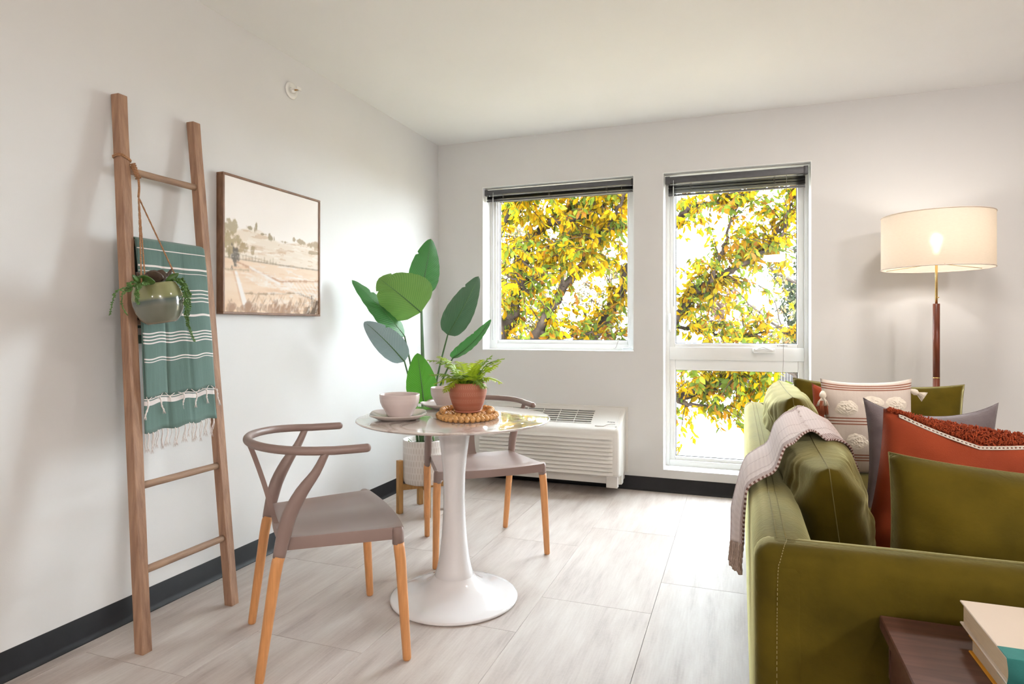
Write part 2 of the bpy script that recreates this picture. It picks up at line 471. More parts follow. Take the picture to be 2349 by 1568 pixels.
def throw_mat():
    """blush throw: diagonal two-tone weave near the long edges, pale check between; UV u across 0..1, v along in metres"""
    m, nt, b = new_mat('woven_throw')
    uv = nt.nodes.new('ShaderNodeUVMap')
    sp = nt.nodes.new('ShaderNodeSeparateXYZ'); lk(nt, uv.outputs[0], sp.inputs[0])

    def mth(op, a, c=None, d=None):
        k = nt.nodes.new('ShaderNodeMath'); k.operation = op
        for i, v in enumerate((a, c, d)):
            if v is None:
                continue
            if isinstance(v, (int, float)):
                k.inputs[i].default_value = v
            else:
                lk(nt, v, k.inputs[i])
        return k.outputs[0]
    u, v = sp.outputs['X'], sp.outputs['Y']
    dg = mth('SINE', mth('ADD', mth('MULTIPLY', u, 230.0), mth('MULTIPLY', v, 480.0)))
    dg2 = mth('SINE', mth('MULTIPLY', u, 300.0))
    tw = mth('GREATER_THAN', mth('ADD', dg, mth('MULTIPLY', dg2, 0.5)), 0.0)
    ck = mth('MULTIPLY', mth('GREATER_THAN', mth('SINE', mth('MULTIPLY', u, 200.0)), 0.2), mth('GREATER_THAN', mth('SINE', mth('MULTIPLY', v, 420.0)), 0.0))
    edge = mth('MAXIMUM', mth('LESS_THAN', u, 0.13), mth('GREATER_THAN', u, 0.93))
    line = mth('MAXIMUM', mth('COMPARE', u, 0.27, 0.018), mth('COMPARE', u, 0.52, 0.010))
    e2 = mth('MULTIPLY', tw, mth('MAXIMUM', edge, mth('MULTIPLY', line, 0.45)))
    m1 = nt.nodes.new('ShaderNodeMix'); m1.data_type = 'RGBA'
    m1.inputs[6].default_value = (0.60, 0.50, 0.47, 1); m1.inputs[7].default_value = (0.52, 0.42, 0.40, 1)
    lk(nt, ck, m1.inputs[0])
    m2 = nt.nodes.new('ShaderNodeMix'); m2.data_type = 'RGBA'
    lk(nt, m1.outputs[2], m2.inputs[6]); m2.inputs[7].default_value = (0.17, 0.085, 0.07, 1)
    lk(nt, e2, m2.inputs[0])
    lk(nt, m2.outputs[2], b.inputs['Base Color'])
    b.inputs['Roughness'].default_value = 0.95
    bp = nt.nodes.new('ShaderNodeBump'); bp.inputs['Strength'].default_value = 0.6; bp.inputs['Distance'].default_value = 0.003
    lk(nt, tw, bp.inputs['Height']); lk(nt, bp.outputs[0], b.inputs['Normal'])
    return m


M['throw'] = throw_mat()


def shade_mat():
    m = mat('linen_shade', (0.82, 0.77, 0.70), 0.9, var=0.06, scale=60, stretch=(1, 1, 6), bump=0.2, bscale=300)
    mix_translucent(m, (0.88, 0.80, 0.70), 0.45)
    nt = m.node_tree
    out = nt.nodes['Material Output']
    prev = out.inputs['Surface'].links[0].from_socket
    r = nt.nodes.new('ShaderNodeBsdfRefraction')
    r.inputs['Color'].default_value = (0.9, 0.84, 0.76, 1)
    r.inputs['Roughness'].default_value = 0.45
    r.inputs['IOR'].default_value = 1.12
    mx = nt.nodes.new('ShaderNodeMixShader')
    mx.inputs[0].default_value = 0.2
    lk(nt, prev, mx.inputs[1]); lk(nt, r.outputs[0], mx.inputs[2]); lk(nt, mx.outputs[0], out.inputs['Surface'])
    return m


M['shade'] = shade_mat()
TOWEL = []


# ------------------------------------------------------------------ building helpers
def link(o, parent=None):
    COL.objects.link(o)
    if parent is not None:
        o.parent = parent
    return o


def thing(name, label, cat, loc=(0, 0, 0), rotz=0.0, group=None):
    o = bpy.data.objects.new(name, None)
    o.empty_display_size = 0.1
    o.location = loc
    o.rotation_euler = (0, 0, rotz)
    o['label'] = label
    o['category'] = cat
    if group:
        o['group'] = group
    return link(o)


def tag(o, label, cat, group=None):
    o['label'] = label
    o['category'] = cat
    if group:
        o['group'] = group
    return o


class MB:
    """collects geometry and links it as ONE mesh object"""

    def __init__(self):
        self.v, self.f, self.uv, self.col = [], [], {}, {}

    def add(self, verts, faces, uvs=None):
        k = len(self.v)
        self.v += [tuple(p) for p in verts]
        for i, f in enumerate(faces):
            if uvs:
                self.uv[len(self.f)] = uvs[i]
            self.f.append(tuple(k + j for j in f))
        return self

    def box(self, x0, x1, y0, y1, z0, z1, mtx=None):
        vs = [Vector((x, y, z)) for z in (z0, z1) for y in (y0, y1) for x in (x0, x1)]
        if mtx is not None:
            vs = [mtx @ p for p in vs]
        return self.add(vs, [(0, 2, 3, 1), (4, 5, 7, 6), (0, 1, 5, 4), (2, 6, 7, 3), (0, 4, 6, 2), (1, 3, 7, 5)])

    def tube(self, pts, r, n=8, caps=True, flat=None, up=None):
        """swept tube; r number or list; flat = (a, b) scales on the two cross axes"""
        pts = [Vector(p) for p in pts]
        rs = r if isinstance(r, (list, tuple)) else [r] * len(pts)
        a, b = flat if flat else (1, 1)
        rows = []
        prev = Vector(up) if up is not None else None
        for i, p in enumerate(pts):
            t = (pts[min(i + 1, len(pts) - 1)] - pts[max(i - 1, 0)])
            if t.length < 1e-9:
                t = Vector((0, 0, 1))
            t.normalize()
            if prev is None:
                prev = Vector((0, 0, 1)) if abs(t.z) < 0.9 else Vector((1, 0, 0))
            nrm = prev - t * prev.dot(t)
            if nrm.length < 1e-6:
                nrm = t.orthogonal()
            nrm.normalize()
            bn = t.cross(nrm)
            prev = nrm
            rows.append([p + (nrm * (math.cos(2 * math.pi * k / n) * a) + bn * (math.sin(2 * math.pi * k / n) * b)) * rs[i] for k in range(n)])
        vs = [q for row in rows for q in row]
        fs = []
        for i in range(len(rows) - 1):
            for k in range(n):
                k2 = (k + 1) % n
                fs.append((i * n + k, i * n + k2, (i + 1) * n + k2, (i + 1) * n + k))
        if caps:
            fs.append(tuple(reversed(range(n))))
            fs.append(tuple(range((len(rows) - 1) * n, len(rows) * n)))
        return self.add(vs, fs)

    def lathe(self, prof, n=32, c=(0, 0, 0)):
        """prof [(r, z)] bottom to top; UV u round, v along the profile height"""
        c = Vector(c)
        zs = [p[1] for p in prof]
        z0, z1 = min(zs), max(zs)
        vs, fs, uvs = [], [], []
        for r, z in prof:
            for k in range(n):
                a = 2 * math.pi * k / n
                vs.append(c + Vector((r * math.cos(a), r * math.sin(a), z)))
        for i in range(len(prof) - 1):
            v0 = (prof[i][1] - z0) / (z1 - z0 + 1e-9)
            v1 = (prof[i + 1][1] - z0) / (z1 - z0 + 1e-9)
            for k in range(n):
                k2 = (k + 1) % n
                fs.append((i * n + k, i * n + k2, (i + 1) * n + k2, (i + 1) * n + k))
                uvs.append([(k / n, v0), ((k + 1) / n, v0), ((k + 1) / n, v1), (k / n, v1)])
        return self.add(vs, fs, uvs)

    def sheet(self, fn, nu, nv, uvfn=None):
        vs, fs, uvs = [], [], []
        for j in range(nv + 1):
            for i in range(nu + 1):
                vs.append(fn(i / nu, j / nv))
        for j in range(nv):
            for i in range(nu):
                k = j * (nu + 1) + i
                fs.append((k, k + 1, k + nu + 2, k + nu + 1))
                q = [(i / nu, j / nv), ((i + 1) / nu, j / nv), ((i + 1) / nu, (j + 1) / nv), (i / nu, (j + 1) / nv)]
                uvs.append([uvfn(*c) for c in q] if uvfn else q)
        return self.add(vs, fs, uvs)

    def mesh(self, name, m, smooth=True):
        me = bpy.data.meshes.new(name)
        me.from_pydata([tuple(v) for v in self.v], [], self.f)
        if self.uv:
            ul = me.uv_layers.new(name='UVMap')
            li = 0
            buf = np.zeros(len(me.loops) * 2, dtype=np.float32)
            for i, f in enumerate(self.f):
                u = self.uv.get(i)
                for j in range(len(f)):
                    if u:
                        buf[2 * li] = u[j][0]; buf[2 * li + 1] = u[j][1]
                    li += 1
            ul.data.foreach_set('uv', buf)
        me.materials.append(m)
        if smooth:
            me.polygons.foreach_set('use_smooth', [True] * len(me.polygons))
        me.update()
        return me

    def build(self, name, m, parent=None, smooth=True, loc=None):
        o = bpy.data.objects.new(name, self.mesh(name, m, smooth))
        if loc is not None:
            o.location = loc
        return link(o, parent)


def clean(me, weld=1e-5, sharp=40):
    bm = bmesh.new(); bm.from_mesh(me)
    bmesh.ops.remove_doubles(bm, verts=bm.verts, dist=weld)
    bmesh.ops.recalc_face_normals(bm, faces=bm.faces)
    bm.to_mesh(me); bm.free()
    if sharp:
        me.set_sharp_from_angle(angle=math.radians(sharp))


def rbox(name, x0, x1, y0, y1, z0, z1, r, m, parent=None, seg=3, mtx=None, loc=None, subdiv=0, fn=None):
    """box with rounded edges"""
    bm = bmesh.new()
    bmesh.ops.create_cube(bm, size=1)
    for v in bm.verts:
        v.co = Vector(((x0 + x1) / 2 + v.co.x * (x1 - x0), (y0 + y1) / 2 + v.co.y * (y1 - y0), (z0 + z1) / 2 + v.co.z * (z1 - z0)))
    if r > 0:
        bmesh.ops.bevel(bm, geom=list(bm.edges), offset=r, segments=seg, profile=0.5, affect='EDGES')
    if subdiv:
        bmesh.ops.subdivide_edges(bm, edges=[e for e in bm.edges if e.calc_length() > 0.12], cuts=subdiv, use_grid_fill=True)
    if fn:
        for v in bm.verts:
            v.co = fn(v.co)
    if mtx is not None:
        bm.transform(mtx)
    me = bpy.data.meshes.new(name)
    bm.to_mesh(me); bm.free()
    me.materials.append(m)
    me.polygons.foreach_set('use_smooth', [True] * len(me.polygons))
    if r < 0.012:
        me.set_sharp_from_angle(angle=math.radians(35))
    o = bpy.data.objects.new(name, me)
    if loc is not None:
        o.location = loc
    return link(o, parent)


def copy_obj(o, parent=None):
    c = o.copy()
    COL.objects.link(c)
    c.parent = parent
    return c


def struct(o):
    o['kind'] = 'structure'
    return o


def lerp(a, b, t):
    return a + (b - a) * t


def interp(pts, n):
    """Catmull-Rom through pts (vectors), n samples"""
    P = [Vector(p) for p in pts]
    out = []
    m = len(P) - 1
    for i in range(n):
        t = i / (n - 1) * m
        k = min(int(t), m - 1)
        f = t - k
        p0, p1, p2, p3 = P[max(k - 1, 0)], P[k], P[k + 1], P[min(k + 2, m)]
        out.append(0.5 * ((2 * p1) + (-p0 + p2) * f + (2 * p0 - 5 * p1 + 4 * p2 - p3) * f * f + (-p0 + 3 * p1 - 3 * p2 + p3) * f ** 3))
    return out


def nz(x, y, z=0.0, s=1.0):
    return noise.noise(Vector((x * s, y * s, z * s)))


def pillow_mesh(name, w, h, t, m, seed=0, pinch=0.07, ex=0.42, wr=0.006, nu=30, nv=26, droop=0.0, ears=0.0, uvs=True, folds=0.0):
    """stuffed cushion: local x width, z height (0..h), y thickness; pointed corners, concave edges, soft wrinkles"""
    mb = MB()

    def P(u, v, side):
        a, b = u * 2 - 1, v * 2 - 1
        x = w / 2 * a * (1 - pinch * (1 - b * b) * a * a)
        z = h / 2 * b * (1 - pinch * (1 - a * a) * b * b)
        if b > 0:
            z -= droop * h * (1 - a * a) * b
            z += ears * h * (abs(a) ** 4) * b
        e = max(0.0, (1 - a * a) * (1 - b * b))
        th = t / 2 * e ** ex
        rad = math.hypot(a, b)
        wrk = wr * (nz(a * 2.3 + seed, b * 2.3, side * 3.1) + 0.6 * nz(a * 5 + seed, b * 5, side * 7 + 2)) * min(1, e * 3)
        wrk += wr * 0.8 * math.sin(14 * math.atan2(b, a) + seed) * max(0, rad - 0.75) * min(1, e * 8)
        if folds:
            ph = a * 26 + 5 * nz(a * 3, seed, 1.5) + 2.5 * b * (1 if a > 0 else -1)
            near_end = math.exp(-((abs(a) - 0.72) / 0.24) ** 2) + 0.25
            top = max(0.0, b + 0.15) * min(1, e * 5)
            wrk += folds * near_end * top * (abs(math.sin(ph)) ** 0.6 - 0.6) * (0.6 + 0.6 * nz(a * 4, b * 3, seed))
        bow = 0.02 * h * (b * b)
        return (x, side * (th + wrk) + bow * 0, z + h / 2)
    for side in (1, -1):
        if side == 1:
            mb.sheet(lambda u, v: P(1 - u, v, 1), nu, nv, (lambda u, v: (u, v)))
        else:
            mb.sheet(lambda u, v: P(u, v, -1), nu, nv, (lambda u, v: (u, v)))
    me = mb.mesh(name, m)
    clean(me, 1e-5, None)
    return me


def pillow_outline(w, h, pinch=0.07, droop=0.0, ears=0.0, n=24):
    pts = []
    edge = [(lerp(-1, 1, i / n), 1) for i in range(n)] + [(1, lerp(1, -1, i / n)) for i in range(n)] + \
           [(lerp(1, -1, i / n), -1) for i in range(n)] + [(-1, lerp(-1, 1, i / n)) for i in range(n)]
    for a, b in edge + [edge[0]]:
        x = w / 2 * a * (1 - pinch * (1 - b * b) * a * a)
        z = h / 2 * b * (1 - pinch * (1 - a * a) * b * b)
        if b > 0:
            z -= droop * h * (1 - a * a) * b
            z += ears * h * (abs(a) ** 4) * b
        pts.append((x, 0, z + h / 2))
    return pts


def place(o, loc, rotz=0.0, tilt=0.0, roll=0.0):
    """tilt leans the top backwards (about local x), roll turns in the cushion's own plane"""
    o.matrix_world = Matrix.Translation(Vector(loc)) @ Matrix.Rotation(rotz, 4, 'Z') @ Matrix.Rotation(tilt, 4, 'X') @ Matrix.Rotation(roll, 4, 'Y')
    return o

# ------------------------------------------------------------------ the room
CH = 2.568
XR, YB = 5.6, -9.6          # right wall and rear wall, both behind or beside the camera
W1 = (0.379, 1.532, 0.967, 2.21)
W2 = (1.732, 2.666, 0.151, 2.208)
WT = 0.24                   # wall thickness
RV = 0.147                  # depth of the reveal

b = MB()
xs = [-0.2, W1[0], W1[1], W2[0], W2[1], XR + 0.2]
b.box(xs[0], xs[1], 0, WT, 0, CH)
b.box(xs[1], xs[2], 0, WT, 0, W1[2]); b.box(xs[1], xs[2], 0, WT, W1[3], CH)
b.box(xs[2], xs[3], 0, WT, 0, CH)
b.box(xs[3], xs[4], 0, WT, 0, W2[2]); b.box(xs[3], xs[4], 0, WT, W2[3], CH)
b.box(xs[4], xs[5], 0, WT, 0, CH)
wall_back = struct(b.build('wall_back', M['wall'], smooth=False))
wall_left = struct(MB().box(-0.2, 0, YB - 0.2, 0, 0, CH).build('wall_left', M['wall'], smooth=False))
wall_right = struct(MB().box(XR, XR + 0.2, YB - 0.2, 0, 0, CH).build('wall_right', M['wall'], smooth=False))
wall_rear = struct(MB().box(0, XR, YB - 0.2, YB, 0, CH).build('wall_rear', M['wall'], smooth=False))
ceiling = struct(MB().box(-0.2, XR + 0.2, YB - 0.2, WT, CH, CH + 0.2).build('ceiling', M['ceiling'], smooth=False))

# floor: sub-floor and vinyl planks laid along the long wall in a one-third stagger
floor = struct(MB().box(-0.2, XR + 0.2, YB - 0.2, WT, -0.2, -0.004).build('floor', M['rubber'], smooth=False))
PL, PW, GAP = 0.975, 0.457, 0.0007
pm = {}
for c in range(-1, 13):
    x0 = 1.90 - 0.457 * 4 + c * PW
    off = -1.575 + (x0 - 1.90) / PW * (PL / 3)
    k0 = math.floor((YB - off) / PL)
    for k in range(k0, k0 + 14):
        ya, yb = off + k * PL, off + (k + 1) * PL
        xa, xb = max(x0, 0.0), min(x0 + PW, XR)
        ya, yb = max(ya, YB), min(yb, 0.0)
        if xb - xa < 0.02 or yb - ya < 0.02:
            continue
        key = (round(xb - xa, 3), round(yb - ya, 3))
        if key not in pm:
            w_, l_ = key[0] / 2 - GAP, key[1] / 2 - GAP
            mb = MB()
            t = 0.0006
            mb.add([(-w_, -l_, -0.004), (w_, -l_, -0.004), (w_, l_, -0.004), (-w_, l_, -0.004),
                    (-w_, -l_, -t), (w_, -l_, -t), (w_, l_, -t), (-w_, l_, -t),
                    (-w_ + t, -l_ + t, 0), (w_ - t, -l_ + t, 0), (w_ - t, l_ - t, 0), (-w_ + t, l_ - t, 0)],
                   [(8, 9, 10, 11)] + [(i, (i + 1) % 4, 4 + (i + 1) % 4, 4 + i) for i in range(4)] + [(4 + i, 4 + (i + 1) % 4, 8 + (i + 1) % 4, 8 + i) for i in range(4)])
            pm[key] = mb.mesh('plank', M['plank'], False)
        o = bpy.data.objects.new('plank', pm[key])
        o.location = ((xa + xb) / 2, (ya + yb) / 2, 0)
        link(o, floor)


# rubber cove base
def cove(name, p0, p1, nrm):
    prof = [(0, 0), (0.016, 0.0), (0.016, 0.003), (0.009, 0.010), (0.0045, 0.022), (0.0035, 0.093), (0.002, 0.096), (0, 0.096)]
    p0, p1, nrm = Vector(p0), Vector(p1), Vector(nrm)
    vs = [p + nrm * d + Vector((0, 0, z)) for p in (p0, p1) for d, z in prof]
    n = len(prof)
    fs = [(i, (i + 1) % n, n + (i + 1) % n, n + i) for i in range(n)] + [tuple(range(n)), tuple(range(2 * n - 1, n - 1, -1))]
    mb = MB().add(vs, fs)
    o = mb.build(name, M['rubber'])
    clean(o.data, 1e-6, 30)
    return struct(o)


cove('baseboard_left', (0, YB, 0), (0, 0, 0), (1, 0, 0))
cove('baseboard_back', (1.49, 0, 0), (XR, 0, 0), (0, -1, 0))
cove('baseboard_corner', (0.0, 0, 0), (0.42, 0, 0), (0, -1, 0))
cove('baseboard_behind', (0.42, 0, 0), (1.49, 0, 0), (0, -1, 0))
cove('baseboard_right', (XR, YB, 0), (XR, 0, 0), (-1, 0, 0))
cove('baseboard_rear', (0, YB, 0), (XR, YB, 0), (0, 1, 0))


# ------------------------------------------------------------------ windows
def ring(mb, x0, x1, z0, z1, wl, wr, wb, wt, y0, y1):
    """rectangular frame of four bars"""
    mb.box(x0, x0 + wl, y0, y1, z0, z1)
    mb.box(x1 - wr, x1, y0, y1, z0, z1)
    mb.box(x0 + wl, x1 - wr, y0, y1, z0, z0 + wb)
    mb.box(x0 + wl, x1 - wr, y0, y1, z1 - wt, z1)


def bevel_obj(o, w, seg=2):
    bm = bmesh.new(); bm.from_mesh(o.data)
    bmesh.ops.bevel(bm, geom=list(bm.edges), offset=w, segments=seg, profile=0.5, affect='EDGES', clamp_overlap=True)
    bm.to_mesh(o.data); bm.free()
    o.data.polygons.foreach_set('use_smooth', [True] * len(o.data.polygons))
    o.data.set_sharp_from_angle(angle=math.radians(35))


def liner(name, w, parent):
    x0, x1, z0, z1 = w
    t = 0.004
    mb = MB()
    mb.box(x0, x0 + t, -0.001, RV, z0, z1); mb.box(x1 - t, x1, -0.001, RV, z0, z1)
    mb.box(x0 + t, x1 - t, -0.001, RV, z1 - t, z1); mb.box(x0 + t, x1 - t, -0.001, RV, z0, z0 + t)
    return mb.build(name, M['white_trim'], parent, smooth=False)


def pane(parent, x0, x1, z0, z1, y):
    o = MB().box(x0, x1, y, y + 0.006, z0, z1).build('pane', M['glass'], parent, smooth=False)
    mb = MB()
    g = 0.006
    ring(mb, x0 - 0.001, x1 + 0.001, z0 - 0.001, z1 + 0.001, g, g, g, g, y - 0.004, y + 0.001)
    mb.build('gasket', M['blind'], parent, smooth=False)
    return o


GY = 0.195
window_1 = thing('window_1', 'square fixed window with white frame', 'window')
del window_1['category']
window_1['kind'] = 'structure'
gl = aty(1147, 600, GY).x, aty(1441, 600, GY).x
gz = aty(1290, 780, GY).z, 2.13
mb = MB()
ring(mb, W1[0], W1[1], W1[2], W1[3], 0.058, 0.058, 0.045, 0.03, RV, WT - 0.01)
o = mb.build('outer_frame', M['vinyl'], window_1, smooth=False); bevel_obj(o, 0.003)
mb = MB()
ring(mb, W1[0] + 0.055, W1[1] - 0.055, W1[2] + 0.042, W1[3] - 0.028, gl[0] - W1[0] - 0.055, W1[1] - 0.055 - gl[1], gz[0] - W1[2] - 0.042, W1[3] - 0.028 - gz[1], RV + 0.016, WT - 0.02)
o = mb.build('sash', M['vinyl'], window_1, smooth=False); bevel_obj(o, 0.004)
pane(window_1, gl[0], gl[1], gz[0], gz[1], GY)
liner('reveal', W1, window_1)

window_2 = thing('window_2', 'tall window with casement over a fixed light', 'window')
del window_2['category']
window_2['kind'] = 'structure'
ux = aty(1550, 600, GY).x, aty(1828, 600, GY).x
uz = aty(1690, 788, GY).z, 2.13
lz = aty(1550, 1044, GY).z, aty(1690, 850, GY).z
lx = aty(1550, 950, GY).x, aty(1830, 850, GY).x
mid = 0.955
mb = MB()
ring(mb, W2[0], W2[1], W2[2], W2[3], 0.03, 0.03, 0.045, 0.03, RV, WT - 0.01)
mb.box(W2[0] + 0.03, W2[1] - 0.03, RV, WT - 0.01, mid - 0.045, mid + 0.045)
o = mb.build('outer_frame', M['vinyl'], window_2, smooth=False); bevel_obj(o, 0.003)
mb = MB()
ring(mb, W2[0] + 0.028, W2[1] - 0.028, mid + 0.035, W2[3] - 0.028, ux[0] - W2[0] - 0.028, W2[1] - 0.028 - ux[1], uz[0] - mid - 0.035, W2[3] - 0.028 - uz[1], RV + 0.012, WT - 0.02)
o = mb.build('casement_sash', M['vinyl'], window_2, smooth=False); bevel_obj(o, 0.005)
mb = MB()
ring(mb, W2[0] + 0.028, W2[1] - 0.028, W2[2] + 0.042, mid - 0.04, lx[0] - W2[0] - 0.028, W2[1] - 0.028 - lx[1], lz[0] - W2[2] - 0.042, mid - 0.04 - lz[1], RV + 0.014, WT - 0.02)
o = mb.build('fixed_sash', M['vinyl'], window_2, smooth=False); bevel_obj(o, 0.005)
pane(window_2, ux[0], ux[1], uz[0], uz[1], GY)
pane(window_2, lx[0], lx[1], lz[0], lz[1], GY)
liner('reveal', W2, window_2)
# folding crank and side lock
p = aty(1752, 802, RV)
rbox('crank_cover', p.x - 0.07, p.x + 0.07, RV - 0.028, RV + 0.012, p.z - 0.022, p.z + 0.012, 0.008, M['vinyl'], window_2)
mb = MB()
mb.tube(interp([(p.x - 0.05, RV - 0.03, p.z - 0.002), (p.x - 0.01, RV - 0.036, p.z + 0.018), (p.x + 0.03, RV - 0.034, p.z + 0.006), (p.x + 0.055, RV - 0.03, p.z - 0.004)], 14), 0.006, 8, flat=(1, 1.3))
mb.build('crank_handle', M['vinyl'], window_2)
p = aty(1536, 738, RV)
rbox('lock_plate', p.x - 0.009, p.x + 0.009, RV - 0.006, RV + 0.01, p.z - 0.07, p.z + 0.06, 0.004, M['vinyl'], window_2)
mb = MB().tube(interp([(p.x, RV - 0.01, p.z - 0.05), (p.x, RV - 0.022, p.z - 0.03), (p.x, RV - 0.016, p.z + 0.05)], 8), 0.006, 8)
mb.build('lock_lever', M['vinyl'], window_2)
# printed maker's marks on the meeting rail (too small to read)
p = aty(1783, 793, RV + 0.0115)
mb = MB()
for dx, w_, h_ in ((0, .006, .005), (.013, .003, .005), (.02, .034, .003), (.058, .003, .008)):
    mb.box(p.x + dx, p.x + dx + w_, RV + 0.0112, RV + 0.0125, p.z - h_ / 2, p.z + h_ / 2)
mb.build('printed_marks', M['text'], window_2, smooth=False)


# ------------------------------------------------------------------ raised mini blinds
def blind(label, w, yb, ztop, hrail, zbot, nslat, cords, wandx, cordx, cord_end, gap=0.006):
    x0, x1 = w[0] + gap, w[1] - gap
    t = thing('window_blind', label, 'blind', ((x0 + x1) / 2, yb, ztop), group='raised blinds')
    cx = (x0 + x1) / 2
    L = (x1 - x0) / 2
    rbox('head_rail', -L, L, -0.02, 0.02, -hrail, 0, 0.003, M['blind'], t)
    for s in (-1, 1):
        rbox('end_bracket', s * L - 0.011 if s < 0 else L - 0.02, -L + 0.02 if s < 0 else L + 0.005, -0.023, 0.022, -hrail - 0.005, 0.004, 0.002, M['blind'], t)
    zs = -hrail - 0.012
    ze = zbot - ztop + 0.014
    me = None
    for k in range(nslat):
        z = lerp(zs, ze, k / (nslat - 1))
        if me is None:
            mb = MB()
            mb.sheet(lambda u, v: (lerp(-L + 0.01, L - 0.01, u), lerp(-0.0125, 0.0125, v), 0.0022 * (1 - (2 * v - 1) ** 2)), 2, 4)
            me = mb.mesh('slat', M['blind'])
        o = bpy.data.objects.new('slat', me)
        o.location = (rnd.uniform(-.002, .002), rnd.uniform(-.002, .002), z)
        o.rotation_euler = (rnd.uniform(-.12, .12), 0, rnd.uniform(-.002, .002))
        link(o, t)
    rbox('bottom_rail', -L + 0.01, L - 0.01, -0.0125, 0.0125, zbot - ztop - 0.004, zbot - ztop + 0.008, 0.003, M['blind'], t)
    for f in cords:
        x = lerp(-L, L, f)
        mb = MB()
        for yy in (-0.0145, 0.0145):
            pts = []
            nseg = 26
            for i in range(nseg + 1):
                q = i / nseg
                pts.append((x + 0.008 * math.sin(q * 34) * (0.3 if yy > 0 else 1), yy - 0.003 * math.cos(q * 34), lerp(-hrail, zbot - ztop, q)))
            mb.tube(pts, 0.0011, 5)
        mb.build('ladder_cord', M['cord'], t)
    x = wandx - cx
    mb = MB().tube([(x, -0.026, -hrail * 0.6), (x, -0.03, -hrail - 0.03)], 0.0018, 6)
    mb.build('wand_hook', M['wand'], t)
    mb = MB().tube([(x, -0.03, -hrail - 0.028), (x + 0.002, -0.032, -1.15 if wandx < 1.5 else -0.9)], 0.0042, 6)
    mb.build('tilt_wand', M['wand'], t)
    x = cordx - cx
    pts = [Vector((x, -0.024, -hrail)), Vector((x, -0.028, -0.4))] + [Vector(c) - Vector((cx, yb, ztop)) for c in cord_end]
    mb = MB().tube(interp(pts, 26), 0.0014, 5)
    mb.build('pull_cord', M['cord'], t)
    return t


c1 = [(1.435, 0.02, 1.30), (1.425, 0.02, 1.09), (1.40, 0.04, 1.0), (1.375, 0.06, 0.985)]
blind('dark grey mini blind drawn up at the square window', W1, 0.055, 2.192, 0.034, 2.108, 18, (0.13, 0.45, 0.83), 0.455, 1.44, c1)
c2 = [(2.50, 0.02, 1.2), (2.50, 0.02, 0.95), (2.495, 0.015, 0.75), (2.50, -0.02, 0.6)]
blind('dark grey mini blind drawn up at the tall window', W2, 0.06, 2.185, 0.044, 2.058, 28, (0.18, 0.78), 1.80, 2.52, c2, 0.022)
# coiled spare cord lying in the sill corner
t = thing('cord_coil', 'coiled clear blind cord lying in the sill corner', 'cord', (1.475, 0.05, W1[2] + 0.004))
mb = MB()
pts = []
for i in range(120):
    a = i * 0.33
    pts.append((0.030 * math.cos(a) + 0.006 * math.sin(a * 0.37), 0.020 * math.sin(a), 0.004 + 0.00018 * i + 0.002 * math.sin(a * 1.7)))
mb.tube(pts, 0.0014, 5)
mb.build('coil', M['wand'], t)

# ------------------------------------------------------------------ tulip table
TC = Vector((1.095, -2.025, 0))
TZ = 0.76
tt = thing('tulip_table', 'round marble-look pedestal dining table with white trumpet base', 'table', TC)
prof = [(0.0, 0.0), (0.262, 0.0), (0.268, 0.004), (0.268, 0.009), (0.262, 0.013), (0.225, 0.021), (0.175, 0.034), (0.13, 0.053), (0.10, 0.075), (0.088, 0.09), (0.083, 0.098)]
o = MB().lathe(prof, 64).build('base', M['table_white'], tt)
prof = [(0.082, 0.096), (0.083, 0.099), (0.072, 0.13), (0.062, 0.18), (0.053, 0.26), (0.047, 0.35), (0.045, 0.43), (0.047, 0.52), (0.054, 0.60), (0.064, 0.67), (0.076, 0.72), (0.09, 0.742), (0.0, 0.742)]
MB().lathe(prof, 48).build('stem', M['table_white'], tt)
R_ = 0.407
prof = [(0.0, 0.738), (0.30, 0.738), (0.36, 0.742), (R_ - 0.012, 0.7495), (R_ - 0.002, 0.754), (R_, 0.757), (R_ - 0.002, 0.7595), (R_ - 0.006, TZ), (0.25, TZ), (0.0, TZ)]
MB().lathe(prof, 96).build('top', M['marble'], tt)
clean(tt.children[-1].data, 1e-6, 60)


